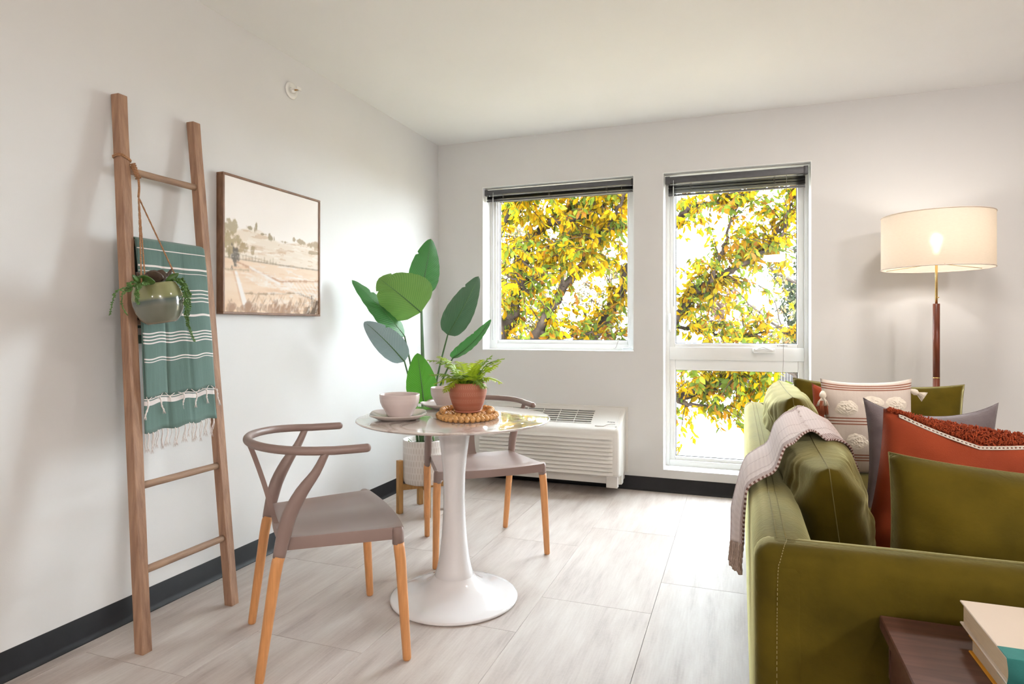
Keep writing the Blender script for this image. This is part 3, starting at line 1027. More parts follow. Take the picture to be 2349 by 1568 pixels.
# ------------------------------------------------------------------ wishbone style chairs
def make_chair(label, loc, rotz):
    t = thing('dining_chair', label, 'chair', loc, rotz, 'chairs at the round table')
    # seat: dished top, aprons all round, bowed front
    def outline(s, q):
        # s -1..1 across, q 0..1 rear to front
        hw = lerp(0.222, 0.272, q)
        y = lerp(-0.165, 0.222, q) + 0.022 * (1 - s * s) * q ** 3 - 0.010 * (1 - s * s) * (1 - q) ** 3
        return hw * s, y

    nu, nv = 22, 20
    vs, fs = [], []
    for j in range(nv + 1):
        for i in range(nu + 1):
            s, q = 2 * i / nu - 1, j / nv
            x, y = outline(s, q)
            d = max(0, (1 - s ** 4)) * max(0, 1 - (2 * q - 0.95) ** 4)
            two = 0.5 + 0.5 * math.cos(s * math.pi * 2) if abs(s) < 0.5 else 0
            z = 0.457 - 0.019 * d + 0.009 * d * two * q - 0.004 * (1 - s * s) * q ** 4
            e = max(abs(s), abs(2 * q - 1))
            if e > 0.985:
                z -= 0.003
            vs.append((x, y, z))
    for j in range(nv):
        for i in range(nu):
            k = j * (nu + 1) + i
            fs.append((k, k + 1, k + nu + 2, k + nu + 1))
    rim = [i for i in range(nu + 1)] + [(j + 1) * (nu + 1) - 1 for j in range(1, nv + 1)] + [nv * (nu + 1) + i for i in range(nu - 1, -1, -1)] + [j * (nu + 1) for j in range(nv - 1, 0, -1)]
    k0 = len(vs)
    c = Vector((0, 0.03, 0))
    for k in rim:
        v = Vector(vs[k])
        vs.append((v.x * 1.006, (v.y - 0.03) * 1.006 + 0.03, v.z - 0.006))
    k1 = len(vs)
    for k in rim:
        v = Vector(vs[k])
        vs.append((v.x * 1.0, v.y, 0.413))
    k2 = len(vs)
    for k in rim:
        v = Vector(vs[k])
        vs.append((v.x * 0.955, (v.y - 0.03) * 0.955 + 0.03, 0.413))
    n = len(rim)
    for i in range(n):
        j = (i + 1) % n
        fs.append((rim[i], k0 + i, k0 + j, rim[j]))
        fs.append((k0 + i, k1 + i, k1 + j, k0 + j))
        fs.append((k1 + i, k2 + i, k2 + j, k1 + j))
    fs.append(tuple(k2 + i for i in range(n)))
    o = MB().add(vs, fs).build('seat', M['plastic'], t)
    clean(o.data, 1e-6, 50)
    # armrest rail: straight arms and half-round back
    pts = [(0.262, 0.10), (0.264, 0.05), (0.264, -0.01)]
    for i in range(1, 24):
        a = math.pi * i / 24
        pts.append((0.264 * math.cos(a), -0.03 - 0.232 * math.sin(a) ** 0.9))
    pts += [(-0.264, -0.01), (-0.264, 0.05), (-0.262, 0.10)]
    p3 = [(x, y, 0.733 + 0.012 * max(0, min(1, (-y) / 0.26))) for x, y in pts]
    rr = [0.0146] * len(p3)
    for dy_, r_ in ((0.005, 0.0135), (0.0095, 0.0105), (0.0125, 0.005)):
        a_, z_ = p3[0], p3[-1]
        p3 = [(a_[0], 0.10 + dy_, a_[2])] + p3 + [(z_[0], 0.10 + dy_, z_[2])]
        rr = [r_] + rr + [r_]
    MB().tube(p3, rr, 12).build('armrest_rail', M['plastic'], t)
    for s in (-1, 1):
        pts = interp([(0.238, -0.178, 0.398), (0.238, -0.166, 0.455), (0.239, -0.146, 0.53), (0.246, -0.108, 0.605), (0.256, -0.066, 0.665), (0.264, -0.034, 0.73)], 16)
        pts = [(s * p.x, p.y, p.z) for p in pts]
        rs = [0.0195, 0.0205, 0.0215, 0.0228, 0.024, 0.0245, 0.0245, 0.024, 0.023, 0.0215, 0.0195, 0.0175, 0.0155, 0.014, 0.013, 0.0125]
        MB().tube(pts, rs, 12, flat=(0.8, 1.0), up=(1, 0, 0)).build('back_post', M['plastic'], t)
        MB().tube([(s * 0.2375, -0.176, 0.402), (s * 0.2375, -0.182, 0.385), (s * 0.236, -0.19, 0.34), (s * 0.2255, -0.236, 0.006), (s * 0.225, -0.2365, 0.0)],
                  [0.0185, 0.0188, 0.0186, 0.0145, 0.012], 14).build('rear_leg', M['beech'], t)
        # front sockets and legs
        MB().tube([(s * 0.270, 0.205, 0.398), (s * 0.268, 0.204, 0.444), (s * 0.267, 0.204, 0.451), (s * 0.266, 0.204, 0.4545)], [0.0200, 0.0198, 0.0180, 0.013], 14).build('leg_socket', M['plastic'], t)
        MB().tube([(s * 0.272, 0.206, 0.402), (s * 0.2725, 0.207, 0.385), (s * 0.275, 0.212, 0.34), (s * 0.2855, 0.2315, 0.006), (s * 0.286, 0.232, 0.0)],
                  [0.0185, 0.0188, 0.0186, 0.0145, 0.012], 14).build('front_leg', M['beech'], t)
    # flat splat from rail to seat, waisted
    mb = MB()
    pts = interp([(0, -0.166, 0.445), (0, -0.176, 0.47), (0, -0.205, 0.58), (0, -0.24, 0.69), (0, -0.258, 0.738)], 12)
    def sp(u, v, side):
        k = min(int(v * 11), 10)
        p = pts[k].lerp(pts[k + 1], v * 11 - k)
        hw = 0.036 - 0.010 * math.sin(math.pi * min(1, v * 1.3)) + 0.020 * max(0, v - 0.45)
        return (lerp(-hw, hw, u), p.y + side * 0.0085, p.z)
    mb.sheet(lambda u, v: sp(u, v, 1), 6, 22); mb.sheet(lambda u, v: sp(1 - u, v, -1), 6, 22)
    vs = []
    for ed in (0, 1):
        mb.sheet(lambda u, v: sp(ed, v, lerp(1, -1, u) if ed == 0 else lerp(-1, 1, u)), 1, 22)
    o = mb.build('back_splat', M['plastic'], t)
    clean(o.data, 1e-6, 50)
    return t


make_chair('taupe wishbone-back chair with timber legs beside the leaning ladder', (0.791, -2.498, 0), math.atan2(0.711, 0.703) - math.pi / 2)
make_chair('taupe wishbone-back chair with timber legs between pedestal table and wall air unit', (0.953, -1.418, 0), math.atan2(-0.769, 0.639) - math.pi / 2)

# ------------------------------------------------------------------ wooden ladder leaning on the long wall
lad = thing('blanket_ladder', 'rustic brown wooden blanket ladder leaning on the wall', 'ladder', (0.272, -2.6, 0))
LO = Vector((0.272, -2.6, 0))


def rail(ya, yb, xa, xb, zt, half):
    """square rail from foot (xa, ya, 0) to top (xb, yb, zt)"""
    mb = MB()
    vs = []
    rows = 14
    for i in range(rows + 1):
        q = i / rows
        c = Vector((lerp(xa, xb, q), lerp(ya, yb, q), lerp(0, zt, q)))
        for sx, sy in ((-1, -1), (1, -1), (1, 1), (-1, 1)):
            wob = 0.0012
            vs.append(c + Vector((sx * half + wob * nz(q * 9, sx * 3.3, sy * 5 + ya), sy * half + wob * nz(q * 9 + 7, sx, sy * 2 + ya), 0)) - LO)
    fs = [(3, 2, 1, 0), tuple(rows * 4 + k for k in range(4))]
    for i in range(rows):
        for k in range(4):
            k2 = (k + 1) % 4
            fs.append((i * 4 + k, i * 4 + k2, i * 4 + 4 + k2, i * 4 + 4 + k))
    mb.add(vs, fs)
    o = mb.build('rail', M['oldwood'], lad, smooth=False)
    bm = bmesh.new(); bm.from_mesh(o.data)
    ed = [e for e in bm.edges if abs((e.verts[0].co - e.verts[1].co).z) > 0.05 or min(e.verts[0].co.z, e.verts[1].co.z) > zt - .001]
    bmesh.ops.bevel(bm, geom=ed, offset=0.002, segments=1, affect='EDGES')
    bm.to_mesh(o.data); bm.free()
    return o


RA = dict(xa=0.262, xb=0.028, zt=2.015, half=0.0195)
yn = lambda z: lerp(-2.806, -2.716, z / 2.015)
yf = lambda z: lerp(-2.400, -2.375, z / 2.015)
rx = lambda z: lerp(0.262, 0.028, z / 2.015)
rail(yn(0), yn(2.015), **RA)
rail(yf(0), yf(2.015), **RA)
for z in (0.272, 0.567, 1.16, 1.458, 1.731):
    n = 10
    pts = [(rx(z) - LO.x, lerp(yn(z), yf(z), i / n) - LO.y, z) for i in range(n + 1)]
    MB().tube(pts, [0.0135 + 0.001 * nz(i * 0.7, z * 9) for i in range(n + 1)], 12).build('rung', M['rung'], lad)

# ------------------------------------------------------------------ green striped towel folded over the second rung
RZ = 1.458
XC = rx(RZ)
tw = thing('striped_towel', 'sage green hammam towel with white stripes and knotted fringe on ladder', 'towel', (XC, -2.58, RZ))
bands_f = [(0.115, .0028), (0.118, .001), (0.243, .006), (0.262, .0022), (0.424, .003), (0.442, .003), (0.459, .003), (0.476, .003), (0.565, .0075),
           (0.71, .003), (0.727, .003), (0.744, .003), (0.761, .003), (0.826, .003), (0.838, .0022)]
# stripe places as a share of the front drop (0 at the rung, 1 at the hem)
FD = 0.575
s_of = lambda py: max(0, min(1, (py - 560) / (905 - 560)))
fb = [(s_of(y), h) for y, h in ((583, .0032), (621, .0065), (632, .0022), (671, .004), (680, .004), (689, .004), (698, .004), (730, .0075), (769, .0042), (776, .0042), (783, .0042), (790, .0042), (824, .0042), (830, .0028))]
M['towel_f'] = stripes_mat('sage_towel', (0.115, 0.20, 0.175), (0.72, 0.66, 0.64), fb, base2=(0.075, 0.13, 0.112), weave=700)
M['towel_b'] = stripes_mat('sage_towel_under', (0.115, 0.20, 0.175), (0.72, 0.66, 0.64), [(0.845, .012), (0.825, .003)], base2=(0.075, 0.13, 0.112), weave=700)


def towel_pt(u, d, layer, w0, fall):
    """u across 0..1, d distance below the rung along the cloth"""
    z = RZ + 0.017 - d
    ya = yn(z) + 0.022
    yb_ = yf(z) - 0.025
    y = lerp(ya, yb_, u)
    fold = 0.006 * math.exp(-((u - 0.33) / 0.015) ** 2) + 0.004 * math.exp(-((u - 0.62) / 0.012) ** 2)
    amp = min(1, d / 0.15)
    x = rx(z) + 0.027 + 0.006 * min(1, d / 0.3) - fold * amp + 0.006 * amp * math.sin(u * 9 + d * 3 + layer) + 0.005 * amp * nz(u * 5, d * 6, layer * 4)
    if layer == 1:
        x -= 0.007
    # rounding over the rung
    if d < 0.03:
        q = d / 0.03
        x = lerp(XC, x, math.sin(q * math.pi / 2))
        z = RZ + 0.019 - 0.02 * (1 - math.cos(q * math.pi / 2)) - 0.0
    return Vector((x - XC, y + 2.58, z - RZ))


HEM1, HEM2 = 0.585, 0.715
hem = lambda u, b_: b_ + 0.014 * (0.5 - u) + 0.004 * math.sin(u * 20)
mb = MB().sheet(lambda u, v: towel_pt(u, v * hem(u, HEM1), 0, 0, 0), 48, 50, lambda u, v: (u, v))
o = mb.build('front_fold', M['towel_f'], tw)
md = o.modifiers.new('thick', 'SOLIDIFY'); md.thickness = 0.003; md.offset = -1
mb = MB().sheet(lambda u, v: towel_pt(u, 0.02 + v * (hem(u, HEM2) - 0.02), 1, 0, 0), 40, 40, lambda u, v: (u, v))
o = mb.build('under_fold', M['towel_b'], tw)
md = o.modifiers.new('thick', 'SOLIDIFY'); md.thickness = 0.003; md.offset = -1
# rear drop between ladder and wall
mb = MB().sheet(lambda u, v: towel_pt(u, 0, 0, 0, 0) + Vector((-0.022 * min(1, v * 20) - 0.004 * math.sin(u * 8), 0, -v * 0.40)), 20, 20, lambda u, v: (u, v * 0.2))
mb.build('rear_fold', M['towel_f'], tw)


def twist(mb, p, ln, lean, r, out=0.0):
    """knotted yarn tassel hanging from p"""
    pts = []
    n = 9
    for i in range(n + 1):
        q = i / n
        pts.append(Vector(p) + Vector((out + 0.002 * math.sin(q * 6), lean * q + 0.0025 * math.sin(q * 5 + lean * 90), -ln * q)))
    mb.tube(pts, [r * (0.8 + 0.25 * math.sin(i * 2.4)) for i in range(n)] + [r * 0.3], 6)
    for k in range(5):
        a = k * 1.26
        e = pts[-1] + Vector((0.004 * math.cos(a), 0.006 * math.sin(a), -0.012))
        mb.tube([pts[-2], e], [r * 0.55, r * 0.15], 4)


for i in range(7):
    u = lerp(0.012, 0.988, i / 6)
    p = towel_pt(u, hem(u, HEM1), 0, 0, 0)
    mb = MB()
    twist(mb, p + Vector((0.010 if i in (0, 6) else 0.006, 0, -0.008)), rnd.uniform(0.045, 0.06), rnd.uniform(-0.004, 0.022) if 0 < i < 6 else (-0.012 if i == 0 else 0.02), 0.0036)
    for s in (-1, 1):
        u2 = min(1, max(0, u + s * 0.06))
        mb.tube([towel_pt(u2, hem(u2, HEM1) - 0.003, 0, 0, 0) + Vector((0.004, 0, 0)), p + Vector((0.006, 0, -0.010))], 0.0013, 4)
    mb.build('tassel', M['fringe'], tw)
for i in range(15):
    u = lerp(0.03, 0.97, i / 14)
    p = towel_pt(u, hem(u, HEM2), 1, 0, 0)
    mb = MB()
    twist(mb, p + Vector((rnd.uniform(-.004, .006), 0, 0.004)), rnd.uniform(0.045, 0.075), rnd.uniform(-0.012, 0.014), 0.0024)
    twist(mb, p + Vector((rnd.uniform(-.012, -.004), rnd.uniform(-.01, .01), 0.004)), rnd.uniform(0.05, 0.07), rnd.uniform(-0.012, 0.014), 0.0018)
    mb.build('tassel', M['fringe'], tw)

# ------------------------------------------------------------------ hanging glazed pot tied to the ladder
PC = atx(363, 692, 0.245)
PR = 0.083
hp = thing('hanging_planter', 'green ombre glazed pot of trailing succulents hung by jute rope', 'planter', PC)
pot_m = Matrix.Rotation(math.radians(-9), 4, FW) @ Matrix.Rotation(math.radians(4), 4, RT)
prof = [(0.0, -0.077), (0.050, -0.077), (0.055, -0.0785), (0.060, -0.076), (0.076, -0.062), (0.091, -0.036), (0.098, -0.005), (0.0975, 0.020), (0.091, 0.045), (0.082, 0.062), (0.079, 0.066), (0.075, 0.064), (0.074, 0.05), (0.0, 0.046)]
o = MB().lathe([(r * PR / 0.098, z) for r, z in prof], 48).build('pot', M['hangpot'], hp)
o.data.transform(pot_m)
o = MB().lathe([(0.0, 0.050), (0.05, 0.053), (0.076, 0.048)], 24).build('soil', M['soil'], hp)
o.data.transform(pot_m)
tie = Vector((rx(1.745) + 0.028, yn(1.745) + 0.024, 1.742))
junc = atx(318, 452, 0.13)
mb = MB()
z = 1.768
c = Vector((rx(z), yn(z), z))
loop = []
for i in range(17):
    a = 2 * math.pi * i / 16 - 0.7
    d = 0.0225 / max(abs(math.cos(a)), abs(math.sin(a)))
    d = min(d, 0.0285)
    loop.append(c + Vector((d * math.cos(a), d * math.sin(a), 0.004 + 0.010 * math.cos(a + 1.2))))
mb.tube([p - PC for p in loop], 0.0036, 6)
mb.tube([p - PC + Vector((0, 0, -0.005)) for p in loop], 0.0028, 6)
mb.build('rope_loop', M['rope'], hp)
mb = MB()
kn = [tie + Vector((0.0, -0.004, 0.010)), tie + Vector((0.004, 0.004, -0.012)), tie + Vector((0.010, 0.012, -0.040))]
mb.tube([p - PC for p in kn], [0.007, 0.0085, 0.0075], 8)
for k in range(8):
    q = k / 7
    p = kn[0].lerp(kn[2], q) - PC
    ringp = [p + Vector((0.009 * math.cos(a), 0.009 * math.sin(a), 0.004 * math.sin(a + k))) for a in [2 * math.pi * i / 8 for i in range(9)]]
    mb.tube(ringp, 0.0022, 5)
mb.build('rope_knot', M['rope'], hp)
mb = MB()
for k in range(3):
    off = Vector((0.002 * math.cos(k * 2.1), 0.002 * math.sin(k * 2.1), 0))
    mb.tube([p - PC + off for p in interp([kn[2], kn[2].lerp(junc, 0.5) + Vector((0.004, 0, 0)), junc], 8)], 0.0024, 5)
mb.build('rope_braid', M['rope'], hp)
ends = [PC + pot_m @ Vector((0.062, -0.052, 0.050)), PC + pot_m @ Vector((-0.052, -0.048, 0.055)), PC + pot_m @ Vector((0.05, 0.055, 0.058))]
ends = [atx(325, 655, PC.x + 0.045), atx(333, 640, PC.x - 0.03), atx(404, 636, PC.x + 0.02)]
for e in ends:
    mb = MB()
    n = 60
    d = e - junc
    for s in (0, math.pi):
        pts = []
        for i in range(n + 1):
            q = i / n
            a = q * 150 + s
            pts.append(junc + d * q + Vector((math.cos(a), math.sin(a), 0)) * 0.0017 - PC)
        mb.tube(pts, 0.0021, 5)
    mb.build('rope', M['rope'], hp)


def fat_leaf(base, tip, w, th, up, m, name='succulent_leaf', parent=hp):
    base, tip, up = Vector(base), Vector(tip), Vector(up).normalized()
    d = tip - base
    sd = d.cross(up).normalized()
    nn = sd.cross(d).normalized()
    mb = MB()
    rows, n = 9, 10
    vs, fs = [], []
    for i in range(rows + 1):
        q = i / rows
        ww = w * (math.sin(math.pi * min(0.98, q * 0.93 + 0.05)) ** 0.7)
        c = base + d * q + nn * (0.18 * d.length * q * q)
        for k in range(n):
            a = 2 * math.pi * k / n
            vs.append(c + sd * (ww / 2 * math.cos(a)) + nn * (th / 2 * math.sin(a) * (ww / w)))
    for i in range(rows):
        for k in range(n):
            fs.append((i * n + k, i * n + (k + 1) % n, (i + 1) * n + (k + 1) % n, (i + 1) * n + k))
    fs += [tuple(reversed(range(n))), tuple(range(rows * n, rows * n + n))]
    mb.add(vs, fs)
    return mb.build(name, m, parent)


X0 = PC.x
for (bx_, by_), (tx_, ty_), w_, m_, dx in [((335, 652), (338, 628), 0.058, M['succ'], 0.055), ((352, 648), (357, 618), 0.062, M['succ2'], 0.03), ((330, 652), (292, 632), 0.026, M['succ'], 0.05),
                                         ((336, 645), (310, 623), 0.022, M['succ2'], 0.0), ((380, 645), (411, 628), 0.024, M['succ'], 0.05), ((380, 642), (394, 618), 0.014, M['succ2'], 0.0),
                                         ((362, 645), (372, 622), 0.05, M['succ2'], -0.02), ((345, 650), (325, 630), 0.04, M['succ2'], 0.0)]:
    b0, t0 = atx(bx_, by_, X0 + dx * 0.4) - PC, atx(tx_, ty_, X0 + dx) - PC
    fat_leaf(b0, t0, w_, 0.012, (0.7, -0.7, 0.25), m_)


def trail(pix, xs_, r, n, size, dense=1.0):
    pts = [atx(px, py, X0 + dx) - PC for (px, py), dx in zip(pix, xs_)]
    ps = interp(pts, 30)
    mb = MB()
    mb.tube(ps, 0.0016, 5)
    for i in range(n):
        q = i / (n - 1)
        k = min(int(q * 29), 28)
        p = ps[k].lerp(ps[k + 1], q * 29 - k)
        for s in range(3 if dense > 1 else 2):
            a = i * 2.4 + s * 2.1
            sz = size * (1 - 0.55 * q) * rnd.uniform(0.8, 1.15)
            d = Vector((math.cos(a), math.sin(a), rnd.uniform(-0.5, 0.2)))
            c = p + d * (sz * 0.9)
            pts2 = [p, c, c + d * sz * 0.7]
            mb.tube(pts2, [sz * 0.25, sz * 0.62, sz * 0.12], 5, flat=(1, 0.6))
    return mb.build('trailing_stem', M['trail'], hp)


trail([(336, 648), (318, 655), (314, 680), (317, 697)], [0.05, 0.075, 0.088, 0.098], 0, 26, 0.0085, 2)
trail([(405, 640), (420, 655), (427, 690), (428, 725), (434, 752), (446, 782)], [0.055, 0.075, 0.085, 0.08, 0.075, 0.07], 0, 46, 0.0085, 2)
trail([(415, 640), (432, 670), (434, 705), (430, 735)], [0.05, 0.06, 0.07, 0.07], 0, 26, 0.008, 2)
trail([(330, 650), (300, 655), (268, 668), (258, 692), (252, 722)], [0.05, 0.07, 0.08, 0.08, 0.08], 0, 26, 0.0065)
trail([(318, 652), (295, 660), (282, 672), (280, 700), (292, 722)], [0.04, 0.06, 0.075, 0.075, 0.07], 0, 22, 0.006)
trail([(310, 645), (296, 650), (300, 664), (290, 668)], [0.04, 0.06, 0.075, 0.075], 0, 20, 0.007, 2)

# ------------------------------------------------------------------ framed landscape painting
py0, py1, pz0, pz1 = -2.222, -1.524, 1.200, 1.843
pt = thing('framed_painting', 'canvas landscape of pale fields and a road in slim wooden frame', 'painting', (0.0, (py0 + py1) / 2, pz0))
hw, hh = (py1 - py0) / 2, pz1 - pz0
FT, FD_ = 0.011, 0.040
for nm, a in (('top', (-hw, hw, hh - FT, hh)), ('bottom', (-hw, hw, 0, FT)), ('a', (-hw, -hw + FT, FT, hh - FT)), ('b', (hw - FT, hw, FT, hh - FT))):
    rbox('frame_bar', 0.0, FD_, a[0], a[1], a[2], a[3], 0.0015, M['frame_wood'], pt, seg=1)
NU, NV = 200, 190
uu, vv = np.meshgrid((np.arange(NU + 1)) / NU, (np.arange(NV + 1)) / NV)   # v up
rs = np.random.RandomState(3)


def fbm(u, v, su, sv, seed, octs=4):
    out = np.zeros_like(u)
    amp = 1.0
    for o_ in range(octs):
        r2 = np.random.RandomState(seed + o_)
        g = r2.rand(64, 64)
        x, y = u * su * 2 ** o_, v * sv * 2 ** o_
        xi, yi = np.floor(x).astype(int), np.floor(y).astype(int)
        fx, fy = x - xi, y - yi
        fx, fy = fx * fx * (3 - 2 * fx), fy * fy * (3 - 2 * fy)
        G = lambda a, b_: g[a % 64, b_ % 64]
        out += amp * ((G(xi, yi) * (1 - fx) + G(xi + 1, yi) * fx) * (1 - fy) + (G(xi, yi + 1) * (1 - fx) + G(xi + 1, yi + 1) * fx) * fy)
        amp *= 0.5
    return out / 1.9


img = np.zeros((NV + 1, NU + 1, 3))
img[:] = (0.93, 0.89, 0.86)
img *= (0.97 + 0.05 * fbm(uu, vv, 3, 3, 11))[..., None]


def blend(mask, col, a=1.0):
    k = (np.clip(mask, 0, 1) * a)[..., None]
    img[:] = img * (1 - k) + np.array(col) * k


def soft(x, w=0.006):
    return 1 / (1 + np.exp(-np.clip(x / w, -40, 40)))


s1 = fbm(uu, vv, 9, 50, 5)
s2 = fbm(uu, vv, 4, 22, 8)
# hills
ridge = 0.60 + 0.045 * np.exp(-((uu - 0.27) / 0.14) ** 2) - 0.03 * np.exp(-((uu - 0.58) / 0.12) ** 2) + 0.012 * np.exp(-((uu - 0.85) / 0.15) ** 2)
hill = soft(ridge - vv, 0.004)
blend(hill, (0.82, 0.73, 0.63))
blend(hill * (s1 > 0.62), (0.60, 0.42, 0.27), 0.5)
blend(hill * (s2 > 0.60), (0.90, 0.84, 0.77), 0.7)
fields = soft(0.40 - vv - 0.01 * uu, 0.003)
blend(fields, (0.82, 0.66, 0.52))
blend(fields * np.clip(s2 * 1.6 - 0.6, 0, 1), (0.68, 0.43, 0.25), 0.7)
blend(fields * (s1 > 0.6) * soft(uu - 0.35, 0.1), (0.83, 0.76, 0.70), 0.8)


def line(pts, w, col, a=0.9, jag=0.004, seed=1):
    d = np.full_like(uu, 9.0)
    for (x0, y0), (x1, y1) in zip(pts[:-1], pts[1:]):
        ex, ey = x1 - x0, y1 - y0
        t_ = np.clip(((uu - x0) * ex + (vv - y0) * ey) / (ex * ex + ey * ey), 0, 1)
        d = np.minimum(d, np.hypot(uu - x0 - t_ * ex, vv - y0 - t_ * ey))
    d = d + (fbm(uu, vv, 40, 40, seed) - 0.5) * jag * 2
    blend(soft(w - d, 0.0025), col, a)


def bush(cx, cy, rx_, ry_, col, seed, a=0.9):
    r = np.hypot((uu - cx) / rx_, (vv - cy) / ry_) + (fbm(uu, vv, 30, 22, seed) - 0.5) * 2.4
    blend(soft(1 - r, 0.08), col, a)


OL = (0.33, 0.27, 0.16)
bush(0.03, 0.625, 0.09, 0.045, (0.42, 0.35, 0.22), 21)
for cx, cy, rx_, ry_ in ((0.235, 0.645, 0.035, 0.018), (0.30, 0.655, 0.008, 0.034), (0.285, 0.645, 0.006, 0.02), (0.44, 0.60, 0.02, 0.022), (0.48, 0.60, 0.006, 0.026), (0.36, 0.618, 0.03, 0.010)):
    bush(cx, cy, rx_, ry_, (0.36, 0.29, 0.18), int(cx * 97))
bush(0.60, 0.588, 0.04, 0.014, (0.48, 0.39, 0.27), 5); bush(0.76, 0.618, 0.08, 0.016, (0.45, 0.36, 0.24), 6); bush(0.94, 0.61, 0.07, 0.028, (0.47, 0.37, 0.25), 7)
bush(0.93, 0.535, 0.06, 0.014, (0.46, 0.36, 0.24), 8)
bush(0.07, 0.52, 0.10, 0.045, (0.40, 0.32, 0.18), 31); bush(0.18, 0.485, 0.08, 0.04, (0.40, 0.30, 0.17), 32); bush(0.05, 0.45, 0.05, 0.03, (0.38, 0.30, 0.17), 33)
line([(0.32, 0.46), (0.6, 0.50)], 0.006, (0.62, 0.42, 0.27), 0.6, 0.01, 3)
line([(0.0, 0.445), (0.25, 0.425), (0.5, 0.398)], 0.003, (0.42, 0.33, 0.20), 0.7)
line([(0.0, 0.40), (0.5, 0.393), (1.0, 0.392)], 0.0035, (0.25, 0.19, 0.13), 0.9)
for k in range(13):
    line([(0.14 + k * 0.03, 0.398), (0.14 + k * 0.03, 0.412 + 0.012 * ((k * 7) % 3))], 0.002, (0.36, 0.28, 0.17), 0.8)
line([(0.12, 0.372), (0.42, 0.29), (0.55, 0.258), (0.75, 0.275), (1.0, 0.292)], 0.007, (0.50, 0.27, 0.16), 0.75, 0.012, 4)
line([(0.24, 0.345), (0.54, 0.238)], 0.009, (0.86, 0.82, 0.78), 0.95)
line([(0.58, 0.215), (0.95, 0.13)], 0.007, (0.84, 0.79, 0.74), 0.9)
line([(0.0, 0.31), (0.22, 0.322)], 0.006, (0.42, 0.32, 0.20), 0.7, 0.012, 9)
line([(0.16, 0.14), (0.45, 0.15), (0.75, 0.175), (1.0, 0.11)], 0.006, (0.36, 0.24, 0.15), 0.8, 0.014, 10)
for k in range(8):
    x0 = 0.64 + k * 0.045
    line([(x0, 0.255), (x0 + 0.10, 0.16)], 0.004, (0.86, 0.81, 0.76), 0.8)
for k in range(12):
    x0 = 0.32 + k * 0.055
    line([(x0, 0.135), (x0 + 0.07, 0.045)], 0.0045, (0.82, 0.72, 0.60) if k % 2 else (0.58, 0.36, 0.2), 0.6)
for k in range(5):
    line([(0.2 + 0.03 * k, 0.27 - 0.014 * k), (0.38 + 0.03 * k, 0.262 - 0.014 * k)], 0.005, (0.86, 0.82, 0.77), 0.7, 0.01, 40 + k)
# road and cypress
t_ = np.clip((0.305 - vv) / 0.285, 0, 1)
road = soft(0.012 + 0.014 * t_ - np.abs(uu - (0.105 + 0.10 * t_)), 0.002) * soft(0.305 - vv, 0.003) * soft(vv - 0.02, 0.003)
line([(0.085, 0.30), (0.175, 0.02)], 0.006, (0.58, 0.33, 0.2), 0.6)
blend(road, (0.86, 0.82, 0.79))
bush(0.097, 0.41, 0.028, 0.085, (0.135, 0.12, 0.105), 51, 0.95)
bush(0.05, 0.44, 0.012, 0.03, OL, 52)
for k in range(26):
    cx = rs.rand()
    bush(cx, 0.02 + 0.02 * rs.rand() + (0.05 * max(0, cx - 0.85) / 0.15), 0.03, 0.025 + 0.03 * rs.rand(), (0.24, 0.15, 0.10) if cx > 0.8 else (0.40, 0.26, 0.18), 60 + k, 0.7)
bush(0.95, 0.05, 0.07, 0.07, (0.13, 0.09, 0.065), 91, 0.95)
for k in range(120):
    x0 = 0.24 + 0.76 * rs.rand(); y0 = 0.01 + 0.09 * rs.rand()
    line([(x0, y0), (x0 + 0.012 + 0.02 * rs.rand(), y0 + 0.03 + 0.03 * rs.rand())], 0.002, [(0.30, 0.18, 0.11), (0.60, 0.40, 0.25), (0.88, 0.80, 0.70)][k % 3], 0.55)
for k in range(60):
    x0 = rs.rand(); y0 = 0.14 + 0.24 * rs.rand()
    line([(x0, y0), (x0 + 0.05 + 0.06 * rs.rand(), y0 - 0.012 + 0.02 * rs.rand())], 0.0025, [(0.92, 0.87, 0.82), (0.72, 0.45, 0.28), (0.86, 0.70, 0.56)][k % 3], 0.45)
for k in range(40):
    x0 = rs.rand(); y0 = 0.43 + 0.15 * rs.rand()
    line([(x0, y0), (x0 + 0.06 + 0.08 * rs.rand(), y0 - 0.015 + 0.02 * rs.rand())], 0.002, [(0.93, 0.88, 0.82), (0.70, 0.53, 0.38)][k % 2], 0.45)
mb = MB()
mb.sheet(lambda u, v: (0.034, lerp(-hw + FT, hw - FT, u), lerp(FT, hh - FT, v)), NU, NV)
o = mb.build('canvas', M['canvas'], pt, smooth=False)
ca = o.data.color_attributes.new('Col', 'FLOAT_COLOR', 'POINT')
buf = np.ones((NV + 1, NU + 1, 4), dtype=np.float32)
buf[..., :3] = np.clip(img, 0, 1)
ca.data.foreach_set('color', buf.ravel())

# ------------------------------------------------------------------ sidewall sprinkler
sp = thing('fire_sprinkler', 'white sidewall fire sprinkler head high on the wall', 'sprinkler', atx(667, 208, 0.0))
ry = Matrix.Rotation(math.pi / 2, 4, 'Y')
o = MB().lathe([(0.0, 0.0), (0.043, 0.0), (0.045, 0.003), (0.043, 0.008), (0.036, 0.010), (0.027, 0.006), (0.024, 0.003), (0.0, 0.003)], 40).build('escutcheon', M['whitemetal'], sp); o.data.transform(ry)
o = MB().lathe([(0.0, 0.0), (0.014, 0.0), (0.014, 0.022), (0.009, 0.026), (0.0, 0.026)], 20).build('nozzle', M['whitemetal'], sp); o.data.transform(ry)
mb = MB()
for s in (-1, 1):
    mb.tube(interp([(0.02, s * 0.011, 0), (0.035, s * 0.014, 0), (0.048, s * 0.008, 0), (0.054, 0, 0)], 8), 0.0026, 6)
mb.build('yoke', M['whitemetal'], sp)
MB().tube([(0.026, 0, 0), (0.046, 0, 0)], 0.0035, 8).build('glass_bulb', M['amber'], sp)
